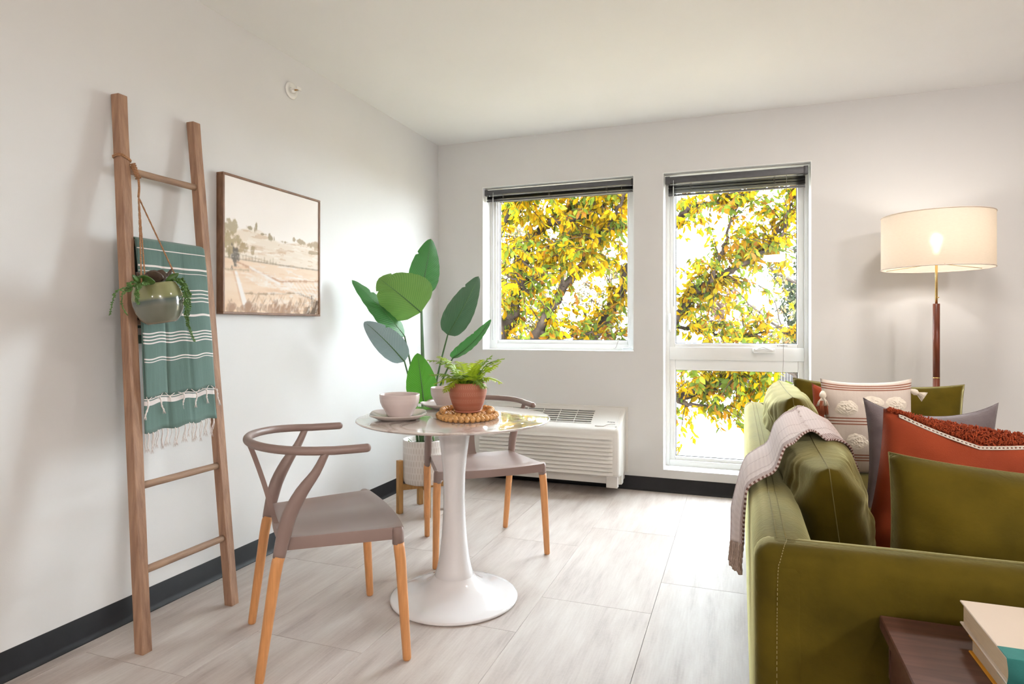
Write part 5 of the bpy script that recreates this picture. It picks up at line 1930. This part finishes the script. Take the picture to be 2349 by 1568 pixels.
scatter('olive velvet cushion propped inside the sofa arm beside the dark side table', (2.855, -2.905, 0.44), 0.70, 0.43, 0.20, M['olive'], 0.0, math.radians(6), math.radians(1.5), 5, 0.40, 0.015, 0.02, 0.015, 0.04, M['seam'], 'olive arm cushions')
scatter('olive velvet cushion propped against the sofa arm below the floor lamp', (2.875, -0.835, 0.445), 0.77, 0.415, 0.14, M['olive'], 0.0, math.radians(-6), math.radians(1.0), 15, 0.45, 0.008, 0.03, 0.02, 0.04, M['seam'], 'olive arm cushions')
rc = scatter('plain rust cushion mostly hidden behind the cream striped cushion', (2.755, -0.985, 0.455), 0.40, 0.385, 0.12, M['orange'], math.radians(4), math.radians(-8), math.radians(3), 25, 0.5)
gc = scatter('grey velvet cushion between the cream and rust cushions', (2.895, -1.72, 0.44), 0.44, 0.415, 0.17, M['greyv'], math.radians(3), math.radians(-4), math.radians(0.5), 35, 0.5, 0.007, 0.07, 0.03, 0.09, M['greyv'])

# rust cushion with shaggy band and lace zigzag
ow, oh, ot = 0.56, 0.415, 0.18
oc = scatter('rust cushion with shaggy tufted top band and cream lace zigzag trim', (2.812, -2.47, 0.478), ow, oh, ot, M['orange'], math.radians(2), math.radians(7), math.radians(7), 45, 0.42, 0.008, 0.02, 0.01, 0.05)


def pil(a, b, w, h, t, pinch, ex, droop, ears, side=-1, lift=0.0):
    """point on a cushion face, a and b in -1..1"""
    x = w / 2 * a * (1 - pinch * (1 - b * b) * a * a)
    z = h / 2 * b * (1 - pinch * (1 - a * a) * b * b)
    if b > 0:
        z -= droop * h * (1 - a * a) * b
        z += ears * h * (abs(a) ** 4) * b
    e = max(0.0, (1 - a * a) * (1 - b * b))
    return Vector((x, side * (t / 2 * e ** ex + lift), z + h / 2))


oa = dict(w=ow, h=oh, t=ot, pinch=0.05, ex=0.42, droop=0.02, ears=0.01)
zig = lambda a: 0.995 - 0.13 * abs(((a + 1.0) * 1.35 + 0.02) % 2.0 - 1.0) * 0 - 0.16 * (1 - abs((((a + 0.88) / 0.62) % 2.0) - 1.0)) if True else 0
for off in (0.0, 0.028):
    pts = [pil(a, min(0.985, zig(a) - off), lift=0.003, **oa) for a in [lerp(-0.88, 0.985, i / 120) for i in range(121)]]
    MB().tube(pts, 0.0020, 5).build('lace_edge', M['lace'], oc)
mb = MB()
for i in range(0, 118):
    a = lerp(-0.87, 0.98, i / 118)
    a2 = a + 0.009 * (1 if i % 2 else -1)
    mb.tube([pil(a, min(0.985, zig(a)), lift=0.003, **oa), pil(a2, min(0.985, zig(a2) - 0.028), lift=0.003, **oa)], 0.0014, 4)
mb.build('lace_bars', M['lace'], oc)
mb = MB()
rr = random.Random(5)
for i in range(4200):
    a = rr.uniform(-0.97, 0.99)
    zz = min(0.985, zig(a)) + 0.012
    bmin = zz
    bq = rr.uniform(bmin, 1.0) if bmin < 1 else 1.0
    side = -1
    if rr.random() < 0.45:
        side, bq = 1, rr.uniform(0.86, 1.0)
    p = pil(a, min(bq, 0.999), side=side, **oa)
    d = Vector((rr.gauss(0, .5), side * abs(rr.gauss(0.4, .4)), abs(rr.gauss(0.9, .3)))).normalized() * rr.uniform(0.006, 0.012)
    q = Vector((rr.gauss(0, 1), rr.gauss(0, 1), rr.gauss(0, 1))) * 0.002
    mb.tube([p - d * 0.2, p + d * 0.6 + q, p + d], [0.0017, 0.0016, 0.0010], 4)
o = mb.build('shag_band', M['rust_tuft'], oc)
o['kind'] = 'stuff'

# cream cushion with woven stripes, round tufts and tassels
cw, chh, ct = 0.39, 0.445, 0.15
ca_ = dict(w=cw, h=chh, t=ct, pinch=0.06, ex=0.45, droop=0.0, ears=0.02)
bands = [(v, 0.0065) for v in (0.955, 0.93, 0.905, 0.60, 0.57, 0.54, 0.22, 0.19, 0.16)]
M['creamstripe'] = stripes_mat('cream_striped_wool', (0.72, 0.62, 0.55), (0.30, 0.115, 0.07), bands, base2=(0.62, 0.52, 0.45), weave=260)
cc = scatter('cream wool cushion with rust stripes, round tufts and corner tassels', (2.80, -1.125, 0.447), cw, chh, ct, M['creamstripe'], math.radians(5), math.radians(-6), math.radians(-1), 55, 0.45, 0.006, 0.0, 0.02, 0.06)
for cx_, cz_, rad in ((-0.50, 0.42, 0.26), (0.05, 0.52, 0.24), (0.58, 0.50, 0.25), (-0.30, -0.28, 0.26), (0.30, -0.22, 0.26)):
    mb = MB()

    def dome(u, v):
        a_, q = u * 6.2832, v
        ra = rad * (1 + 0.16 * nz(math.cos(a_) * 2, math.sin(a_) * 2, cx_ * 7))
        p = pil(cx_ + ra * q * math.cos(a_), cz_ + ra * 0.72 * q * math.sin(a_), **ca_)
        lump = 0.005 * abs(nz(p.x * 90, p.z * 90, cx_ * 9)) + 0.003 * nz(p.x * 200, p.z * 200, 4)
        return p + Vector((0, -(0.007 * (1 - q * q) + lump * (1 - q ** 4)) + 0.0015 * q, 0))
    mb.sheet(dome, 64, 24)
    for i in range(0):
        a_ = rr.uniform(0, 6.283); q = math.sqrt(rr.random())
        p = pil(cx_ + rad * q * math.cos(a_), cz_ + rad * 0.72 * q * math.sin(a_), lift=0.010 * (1 - q ** 3), **ca_)
        d = Vector((rr.gauss(0, .8), -abs(rr.gauss(0.4, .3)), rr.gauss(-0.2, .8))).normalized() * 0.011
        mb.tube([p, p + d * 0.6 + Vector((0, 0, -0.001)), p + d], [0.0013, 0.0011, 0.0005], 3)
    o = mb.build('wool_tuft', M['creamtuft'], cc)
    o['kind'] = 'stuff'


def tassel(p, d, ln, parent, two=True, sc=1.0):
    mb = MB()
    p, d = Vector(p), Vector(d).normalized()
    ps = [p, p + d * 0.012 * sc, p + d * 0.022 * sc, p + d * 0.030 * sc, p + d * 0.034 * sc]
    mb.tube(ps, [0.006 * sc, 0.013 * sc, 0.0145 * sc, 0.010 * sc, 0.008 * sc], 10)
    for i in range(110):
        a_ = rr.uniform(0, 6.283); q = rr.random()
        o1 = d.orthogonal().normalized(); o2 = d.cross(o1)
        r_ = (o1 * math.cos(a_) + o2 * math.sin(a_)) * q
        mb.tube([p + d * 0.030 * sc + r_ * 0.006 * sc, p + d * 0.05 * sc + r_ * 0.019 * sc, p + d * ln * sc + r_ * 0.026 * sc], [0.0014, 0.0013, 0.0009], 3)
    o = mb.build('tassel', M['creamtuft'], parent)
    if two:
        mb = MB()
        for i in range(90):
            a_ = rr.uniform(0, 6.283); q = rr.random()
            o1 = d.orthogonal().normalized(); o2 = d.cross(o1)
            r_ = (o1 * math.cos(a_) + o2 * math.sin(a_)) * q
            mb.tube([p + d * ln * 0.7 * sc + r_ * 0.018 * sc, p + d * ln * 1.5 * sc + r_ * 0.022 * sc], [0.0014, 0.0008], 3)
        mb.build('tassel_tip', M['redtassel'], o)


tassel((-cw / 2 + 0.004, -0.03, chh * 0.88), (-0.1, -0.35, -1), 0.07, cc, True, 1.1)
tassel((cw / 2 - 0.01, -0.01, chh * 0.90), (0.75, -0.25, -0.5), 0.062, cc, False, 1.0)
tassel((cw / 2 - 0.01, -0.03, chh * 0.55), (0.7, -0.2, -0.5), 0.05, cc, False, 0.9)

# ------------------------------------------------------------------ throw over the sofa back
th_ = thing('throw_blanket', 'blush woven throw with tweed border draped over the sofa back', 'blanket', (2.3, -2.4, SZ))
T0 = Vector((2.3, -2.4, SZ))
rows = [(2.622, 0.55, -2.33, -1.70), (2.596, 0.69, -2.36, -1.74), (2.535, 0.790, -2.42, -1.83), (2.448, 0.860, -2.49, -1.93), (2.392, 0.862, -2.54, -2.02), (2.345, 0.815, -2.60, -2.12), (2.318, 0.757, -2.63, -2.17),
        (2.284, 0.7385, -2.65, -2.21), (2.250, 0.714, -2.66, -2.23), (2.2455, 0.67, -2.665, -2.24), (2.2445, 0.61, -2.66, -2.26), (2.2435, 0.56, -2.65, -2.29)]
near = interp([(r[0], r[2], r[1]) for r in rows], 90)
far = interp([(r[0], r[3], r[1]) for r in rows], 90)
lens = [0]
for i in range(89):
    lens.append(lens[-1] + ((near[i + 1] - near[i]).length + (far[i + 1] - far[i]).length) / 2)


from mathutils.bvhtree import BVHTree
bpy.context.view_layer.update()
hug = []
for ch in so.children:
    if ch.name.startswith('back_cushion'):
        hug.append(BVHTree.FromPolygons([ch.matrix_world @ q.co for q in ch.data.vertices], [tuple(f.vertices) for f in ch.data.polygons]))


def thr(u, v):
    k = min(int(v * 89), 88)
    f = v * 89 - k
    a_, c_ = near[k].lerp(near[k + 1], f), far[k].lerp(far[k + 1], f)
    p = a_.lerp(c_, u)
    hang = max(0, (v - 0.72) / 0.28)
    p.x -= min(1, hang * 1.6) * (0.006 * (0.5 + 0.5 * math.sin(u * 13 + 1)) + 0.034 * u ** 0.7)
    p.z += 0.004 * math.sin(u * 7 + v * 5) * (1 - hang) + 0.003 - hang * 0.11 * u
    # on the seat side the cloth lies against the cushion it is thrown over
    k = 1 - min(1, max(0, (v - 0.36) / 0.10))
    if k > 0:
        best = None
        for bv in hug:
            q, nn, _, dist = bv.find_nearest(p)
            if best is None or dist < best[2]:
                best = (q, nn, dist)
        q, nn, dist = best
        if (p - q).dot(nn) < 0.004 or dist < 0.07:
            k2 = k * (1 if dist < 0.045 else max(0, (0.07 - dist) / 0.025))
            p = p.lerp(q + nn * 0.006, k2)
    return p - T0


mb = MB().sheet(thr, 60, 89, lambda u, v: (u, lens[min(int(v * 89 + 1e-6), 89)]))
o = mb.build('cloth', M['throw'], th_)
md = o.modifiers.new('t', 'SOLIDIFY'); md.thickness = 0.006; md.offset = 0
for i in range(17):
    u = lerp(0.015, 0.985, i / 16)
    p = thr(u, 1.0)
    mb = MB()
    for s in (0, 2.1, 4.2):
        pts = [p + Vector((0.003 * math.cos(q * 9 + s) - 0.006 * q, 0.003 * math.sin(q * 9 + s) + rnd.uniform(-.004, .004) * q - 0.012 * q * (1 - u), -0.065 * q)) for q in [j / 8 for j in range(9)]]
        mb.tube(pts, 0.0022, 5)
    mb.tube([pts[-1] + Vector((0, 0, 0.004)), pts[-1] + Vector((0, 0, -0.004)), pts[-1] + Vector((0, 0, -0.016))], [0.003, 0.0045, 0.0035], 6)
    mb.build('fringe_strand', M['throw_fringe'], th_)

# ------------------------------------------------------------------ side table and books
ZT_ = 0.622
pA = atz(2015, 1405, ZT_)
st = thing('side_table', 'dark walnut side table pushed against the sofa arm', 'table', (pA.x, pA.y - 0.008, 0))
TWd, TDp = 0.50, 0.46
rbox('table_top', 0, TWd, -TDp, 0, ZT_ - 0.024, ZT_, 0.002, M['walnut'], st, seg=1)
for nm, a in (('front', (0.012, TWd - 0.012, -TDp + 0.02, -TDp + 0.04)), ('rear', (0.012, TWd - 0.012, -0.03, -0.012)), ('side_a', (0.012, 0.03, -TDp + 0.04, -0.03)), ('side_b', (TWd - 0.03, TWd - 0.012, -TDp + 0.04, -0.03))):
    rbox('apron', a[0], a[1], a[2], a[3], ZT_ - 0.105, ZT_ - 0.023, 0.002, M['walnut'], st, seg=1)
for x in (0.03, TWd - 0.03):
    for y in (-0.03, -TDp + 0.03):
        MB().tube([(x, y, ZT_ - 0.024), (x, y, 0.0)], [0.02, 0.013], 4).build('leg', M['walnut'], st)


def book(label, cx, cy, z, rot, w, d, h, cov, spine_m, page, corner=None, group='books on the side table'):
    """w along the spine's normal, d along the spine; spine on the near side (local -y)"""
    t = thing('hardback_book', label, 'book', (cx, cy, z), rot, group)
    ct_ = 0.0032
    rbox('page_block', 0.004, w - 0.006, 0.002, d - 0.004, ct_, h - ct_, 0.001, page, t, seg=1)
    rbox('rear_cover', 0, w, 0, d, 0, ct_, 0.001, cov, t, seg=1)
    rbox('front_cover', 0, w, 0, d, h - ct_, h, 0.001, cov, t, seg=1)
    mb = MB()
    n = 10
    mb.sheet(lambda u, v: (lerp(0, w, u), -0.001 - 0.006 * math.sin(math.pi * v), lerp(0, h, v)), 2, n)
    o = mb.build('spine', spine_m, t)
    md = o.modifiers.new('t', 'SOLIDIFY'); md.thickness = 0.002
    rbox('spine_cloth', 0.0, w, -0.001, 0.034, h - 0.001, h + 0.0006, 0.0005, spine_m, t, seg=1)
    rbox('spine_cloth', 0.0, w, -0.001, 0.034, -0.0006 + 0.0006, 0.0012, 0.0004, spine_m, t, seg=1)
    return t


# lower book: yellow boards, green spine; upper book: cream boards, teal spine
book('thick hardback with yellow boards and green spine at the bottom of the stack', 2.574, -3.39, ZT_, math.radians(1), 0.24, 0.150, 0.029, M['yellow'], M['greencl'], M['paper'])
book('cream hardback with teal cloth spine lying on the yellow book', 2.570, -3.396, ZT_ + 0.0298, 0.0, 0.26, 0.193, 0.038, M['bookcream'], M['teal'], M['paper'])

# ------------------------------------------------------------------ outside
GZ = -2.4
ground = struct(MB().box(-60, 60, WT + 0.3, 120, GZ - 0.3, GZ).build('ground', M['ground'], smooth=False))
walk = struct(MB().box(0.15, 2.22, 12.31, 60, GZ, GZ + 0.02).build('path', M['ground'], smooth=False))
slab = MB().box(-1.03, 1.03, -0.74, 0.74, 0, 0.03).mesh('slab', M['concrete'], False)
for k in range(24):
    o = bpy.data.objects.new('slab', slab)
    o.location = (1.185, 13.06 + k * 1.5, GZ + 0.015 + rnd.uniform(-.003, .003))
    link(o, walk)

# board fence far across the lawn
fe = thing('board_fence', 'grey weathered board fence across the lawn behind the path', 'fence', (6, 33.5, GZ))
bme = MB().box(-0.07, 0.07, -0.01, 0.01, 0.05, 1.85).mesh('board', M['fence'], False)
for k in range(64):
    o = bpy.data.objects.new('board', bme)
    o.location = (-4.8 + k * 0.152, rnd.uniform(-.02, .02), rnd.uniform(-.03, .02))
    link(o, fe)
for z in (0.4, 1.5):
    MB().box(-4.9, 4.9, 0.012, 0.05, z, z + 0.09).build('fence_rail', M['fence'], fe, smooth=False)
pme = MB().box(-0.05, 0.05, -0.09, -0.012, 0, 1.95).mesh('post', M['whitemetal'], False)
for k in range(5):
    o = bpy.data.objects.new('post', pme)
    o.location = (-4.4 + k * 2.4, 0, 0)
    link(o, fe)

LEAF_ALBEDO = 0.23
YEL = [(0.78, 0.50, 0.015), (0.74, 0.42, 0.012), (0.70, 0.34, 0.012), (0.66, 0.50, 0.03)]
GRN = [(0.27, 0.34, 0.04), (0.20, 0.28, 0.045), (0.40, 0.42, 0.05)]
ORG = [(0.60, 0.26, 0.03), (0.50, 0.20, 0.04), (0.68, 0.34, 0.03)]


def leaf_geo(p, d, ln, w, up):
    """pointed leaf folded on its midrib: 2 x 3 quads"""
    d = d.normalized()
    sd = d.cross(up)
    if sd.length < 1e-3:
        sd = d.orthogonal()
    sd.normalize()
    nn = sd.cross(d)
    vs = [p]
    for q, k in ((0.28, 0.85), (0.58, 1.0), (0.84, 0.5)):
        c = p + d * (ln * q) - nn * (0.16 * ln * q * q)
        vs += [c - sd * (w / 2 * k) + nn * (w * 0.16 * k), c, c + sd * (w / 2 * k) + nn * (w * 0.16 * k)]
    vs.append(p + d * ln - nn * (0.16 * ln))
    fs = [(0, 2, 1), (0, 3, 2), (1, 2, 5, 4), (2, 3, 6, 5), (4, 5, 8, 7), (5, 6, 9, 8), (7, 8, 10), (8, 9, 10)]
    return vs, fs


def tree(label, name, root, limbs, seed, leaf_len, pal, twig_n, twig_len, per_twig, bark, n_single=0, spread=0.5, group=None):
    """limbs: list of (points in world, r0, r1, leafiness)"""
    r_ = random.Random(seed)
    t = thing(name, label, 'tree', root, 0, group)
    root = Vector(root)
    leaves = []
    for pts, r0, r1, dens in limbs:
        n = max(12, len(pts) * 6)
        ps = interp(pts, n)
        ps = [p + Vector((r_.gauss(0, 1), r_.gauss(0, 1), r_.gauss(0, 1))) * (0.012 if 0 < i < n - 1 else 0) for i, p in enumerate(ps)]
        mb = MB()
        mb.tube([p - root for p in ps], [lerp(r0, r1, (i / (n - 1)) ** 0.8) for i in range(n)], 9 if r0 > 0.05 else 7)
        tot = sum((ps[i + 1] - ps[i]).length for i in range(n - 1))
        nt = int(twig_n * dens * tot)
        for k in range(nt):
            q = r_.uniform(0.15, 1.0)
            i = min(int(q * (n - 1)), n - 2)
            p = ps[i]
            tdir = (ps[i + 1] - ps[i]).normalized()
            rv = Vector((r_.gauss(0, 1), r_.gauss(0, 1), r_.gauss(0.15, 0.8)))
            d = (tdir * 0.5 + rv.normalized() * 0.9).normalized()
            L = twig_len * r_.uniform(0.4, 1.3)
            e1 = p + d * L * 0.5 + Vector((0, 0, 0.03))
            e2 = p + d * L + Vector((0, 0, -0.12 * L))
            tp = interp([p, e1, e2], 6)
            mb.tube([x - root for x in tp], [0.007, 0.006, 0.005, 0.004, 0.003, 0.002], 4, caps=False)
            base_c = r_.random()
            for j in range(per_twig):
                f = r_.uniform(0.1, 1.0)
                ii = min(int(f * 5), 4)
                lp0 = tp[ii].lerp(tp[ii + 1], f * 5 - ii) + Vector((r_.gauss(0, 1), r_.gauss(0, 1), r_.gauss(0, 1))) * 0.03 * spread
                ld = Vector((r_.gauss(0, .6), r_.gauss(0, .6), r_.gauss(-0.75, .45))) + d * 0.3
                up = Vector((r_.gauss(0, 1), r_.gauss(0, 1), r_.gauss(0.2, 1)))
                ll = leaf_len * r_.uniform(0.65, 1.25)
                x = base_c * 0.6 + r_.random() * 0.4
                acc = 0
                for wgt, cols in pal:
                    acc += wgt
                    if x <= acc:
                        break
                c = cols[r_.randrange(len(cols))]
                s = r_.uniform(0.8, 1.15) * LEAF_ALBEDO
                leaves.append((lp0, ld, ll, ll * r_.uniform(0.36, 0.5), up, tuple(min(1, s * q_) for q_ in c)))
        mb.build('limb' if r0 < 0.12 else 'trunk', bark, t)
    leaves.sort(key=lambda L_: (L_[0] - CAM).length)
    # nearest leaves that the windows show become leaves of their own
    single, rest = [], leaves
    if n_single:
        vis, rest = [], []
        for L_ in leaves:
            v = L_[0] - CAM
            D = v.dot(FW)
            px, py = W / 2 + FPX * v.dot(RT) / D, YH - FPX * v.z / D
            inw = (1150 < px < 1438 and 455 < py < 778) or (1552 < px < 1826 and 430 < py < 786) or (1552 < px < 1828 and 852 < py < 1040)
            (vis if inw and len(vis) < n_single else rest).append(L_)
        single = vis
    V, F, Cc = [], [], []
    for p, d, ll, w, up, c in rest:
        vs, fs = leaf_geo(p - root, d, ll, w, up)
        k = len(V)
        V += [tuple(x) for x in vs]
        F += [tuple(k + q for q in f) for f in fs]
        Cc += [c] * len(vs)

    def mk(V, F, Cc, nm):
        me = bpy.data.meshes.new(nm)
        me.from_pydata(V, [], F)
        me.materials.append(M['treeleaf'])
        a = me.color_attributes.new('Col', 'FLOAT_COLOR', 'POINT')
        bf = np.ones((len(V), 4), dtype=np.float32)
        bf[:, :3] = np.array(Cc)
        a.data.foreach_set('color', bf.ravel())
        me.polygons.foreach_set('use_smooth', [True] * len(me.polygons))
        return me
    o = bpy.data.objects.new('foliage', mk(V, F, Cc, 'foliage'))
    o['kind'] = 'stuff'
    link(o, t)
    shared = {}
    for p, d, ll, w, up, c in single:
        key = tuple(round(x * 12) for x in c)
        if key not in shared:
            vs, fs = leaf_geo(Vector((0, 0, 0)), Vector((0, 0, -1)), 1.0, 0.44, Vector((0, 1, 0)))
            shared[key] = mk([tuple(x) for x in vs], fs, [c] * len(vs), 'leaf')
        o = bpy.data.objects.new('leaf', shared[key])
        d = d.normalized()
        z = -d
        x = up.cross(z)
        if x.length < 1e-3:
            x = z.orthogonal()
        x.normalize()
        y = z.cross(x)
        mtx = Matrix((x, y, z)).transposed().to_4x4()
        o.matrix_local = Matrix.Translation(p - root) @ mtx @ Matrix.Scale(ll, 4)
        link(o, t)
    return t, len(leaves)


Dn = 7.4
crotch = atd(1190, 985, 8.0)
root = Vector((crotch.x - 0.1, crotch.y + 0.2, GZ))
A = lambda lst, D0, D1: [atd(px, py, lerp(D0, D1, i / max(1, len(lst) - 1))) for i, (px, py) in enumerate(lst)]
limbs = [([root, root.lerp(crotch, 0.5) + Vector((0.08, 0, 0)), crotch], 0.22, 0.16, 0.0)]
limbs.append(([crotch] + A([(1150, 850), (1150, 770), (1168, 735), (1183, 680), (1203, 590), (1220, 545), (1262, 510), (1295, 488), (1347, 455), (1400, 405)], 7.9, 7.2), 0.115, 0.022, 1.0))
limbs.append(([crotch] + A([(1200, 850), (1227, 776), (1264, 712), (1291, 663), (1331, 620), (1352, 580), (1386, 531), (1420, 475), (1440, 420)], 7.7, 6.6), 0.085, 0.014, 0.75))
limbs.append((A([(1203, 650), (1245, 617), (1294, 574), (1313, 544), (1355, 534), (1432, 525), (1500, 500)], 7.8, 7.9), 0.075, 0.014, 0.85))
limbs.append(([crotch] + A([(1290, 850), (1371, 752), (1404, 706), (1422, 672), (1440, 620), (1490, 560), (1552, 511), (1582, 476), (1619, 470), (1662, 453), (1708, 430), (1760, 395)], 7.9, 7.0), 0.10, 0.016, 0.55))
limbs.append(([crotch] + A([(1380, 850), (1480, 790), (1553, 726), (1582, 680), (1633, 648), (1668, 625), (1734, 582), (1763, 557), (1797, 519), (1850, 470)], 7.8, 7.2), 0.10, 0.016, 1.0))
limbs.append(([crotch] + A([(1380, 950), (1480, 925), (1597, 900), (1644, 883), (1692, 855), (1730, 820)], 7.7, 6.9), 0.085, 0.016, 1.15))
limbs.append((A([(1480, 918), (1552, 920), (1583, 928), (1670, 934), (1714, 920), (1760, 890)], 7.4, 6.9), 0.04, 0.010, 0.75))
limbs.append((A([(1150, 775), (1120, 600), (1150, 520), (1178, 473), (1205, 455), (1240, 430)], 7.6, 6.6), 0.06, 0.015, 0.9))
limbs.append((A([(1110, 570), (1149, 574), (1181, 583), (1239, 632)], 6.6, 6.6), 0.018, 0.007, 0.6))
limbs.append((A([(1110, 600), (1149, 616), (1190, 650), (1225, 680)], 6.7, 6.7), 0.018, 0.007, 0.6))
limbs.append((A([(1262, 510), (1325, 498), (1401, 461), (1450, 440)], 7.2, 6.8), 0.04, 0.010, 0.8))
limbs.append((A([(1291, 663), (1288, 620), (1283, 580), (1268, 545)], 7.1, 6.7), 0.022, 0.008, 0.6))
limbs.append((A([(1240, 760), (1300, 770), (1360, 765), (1440, 770)], 7.5, 7.4), 0.03, 0.01, 1.0))
limbs.append((A([(1540, 750), (1600, 755), (1680, 770), (1760, 760), (1830, 770)], 7.9, 7.6), 0.03, 0.01, 1.0))
limbs.append((A([(1633, 648), (1660, 560), (1690, 480), (1720, 440)], 7.4, 7.0), 0.025, 0.008, 0.65))
limbs.append((A([(1734, 582), (1780, 560), (1815, 470), (1830, 420)], 7.3, 7.0), 0.025, 0.008, 0.8))
PAL = [(0.52, YEL), (0.24, GRN), (0.24, ORG)]
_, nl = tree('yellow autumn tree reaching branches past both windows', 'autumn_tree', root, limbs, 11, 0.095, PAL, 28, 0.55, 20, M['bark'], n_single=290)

# further trees beyond the path
PALF = [(0.35, [(0.50, 0.36, 0.10), (0.46, 0.38, 0.16)]), (0.35, [(0.36, 0.34, 0.16), (0.28, 0.28, 0.13)]), (0.3, [(0.52, 0.30, 0.14)])]


def far_tree(label, x, y, h, seed, pal, leaf, dens, bark, rad, group=None, lean=0.0):
    r_ = random.Random(seed)
    root = Vector((x, y, GZ))
    top = root + Vector((lean, 0, h))
    limbs = [([root, root.lerp(top, 0.4) + Vector((0.1, 0, 0)), root.lerp(top, 0.7)], 0.16, 0.08, 0.0)]
    for k in range(14):
        q = r_.uniform(0.25, 0.75)
        b0 = root.lerp(top, q)
        a = r_.uniform(0, 6.283)
        d = Vector((math.cos(a), math.sin(a), r_.uniform(0.3, 1.1))).normalized()
        L = rad * r_.uniform(0.7, 1.2)
        limbs.append(([b0, b0 + d * L * 0.5, b0 + d * L + Vector((0, 0, 0.2 * L))], 0.06, 0.012, dens))
    return tree(label, 'background_tree', root, limbs, seed, leaf, pal, 4, 0.9, 13, bark, 0, 1.5, group)


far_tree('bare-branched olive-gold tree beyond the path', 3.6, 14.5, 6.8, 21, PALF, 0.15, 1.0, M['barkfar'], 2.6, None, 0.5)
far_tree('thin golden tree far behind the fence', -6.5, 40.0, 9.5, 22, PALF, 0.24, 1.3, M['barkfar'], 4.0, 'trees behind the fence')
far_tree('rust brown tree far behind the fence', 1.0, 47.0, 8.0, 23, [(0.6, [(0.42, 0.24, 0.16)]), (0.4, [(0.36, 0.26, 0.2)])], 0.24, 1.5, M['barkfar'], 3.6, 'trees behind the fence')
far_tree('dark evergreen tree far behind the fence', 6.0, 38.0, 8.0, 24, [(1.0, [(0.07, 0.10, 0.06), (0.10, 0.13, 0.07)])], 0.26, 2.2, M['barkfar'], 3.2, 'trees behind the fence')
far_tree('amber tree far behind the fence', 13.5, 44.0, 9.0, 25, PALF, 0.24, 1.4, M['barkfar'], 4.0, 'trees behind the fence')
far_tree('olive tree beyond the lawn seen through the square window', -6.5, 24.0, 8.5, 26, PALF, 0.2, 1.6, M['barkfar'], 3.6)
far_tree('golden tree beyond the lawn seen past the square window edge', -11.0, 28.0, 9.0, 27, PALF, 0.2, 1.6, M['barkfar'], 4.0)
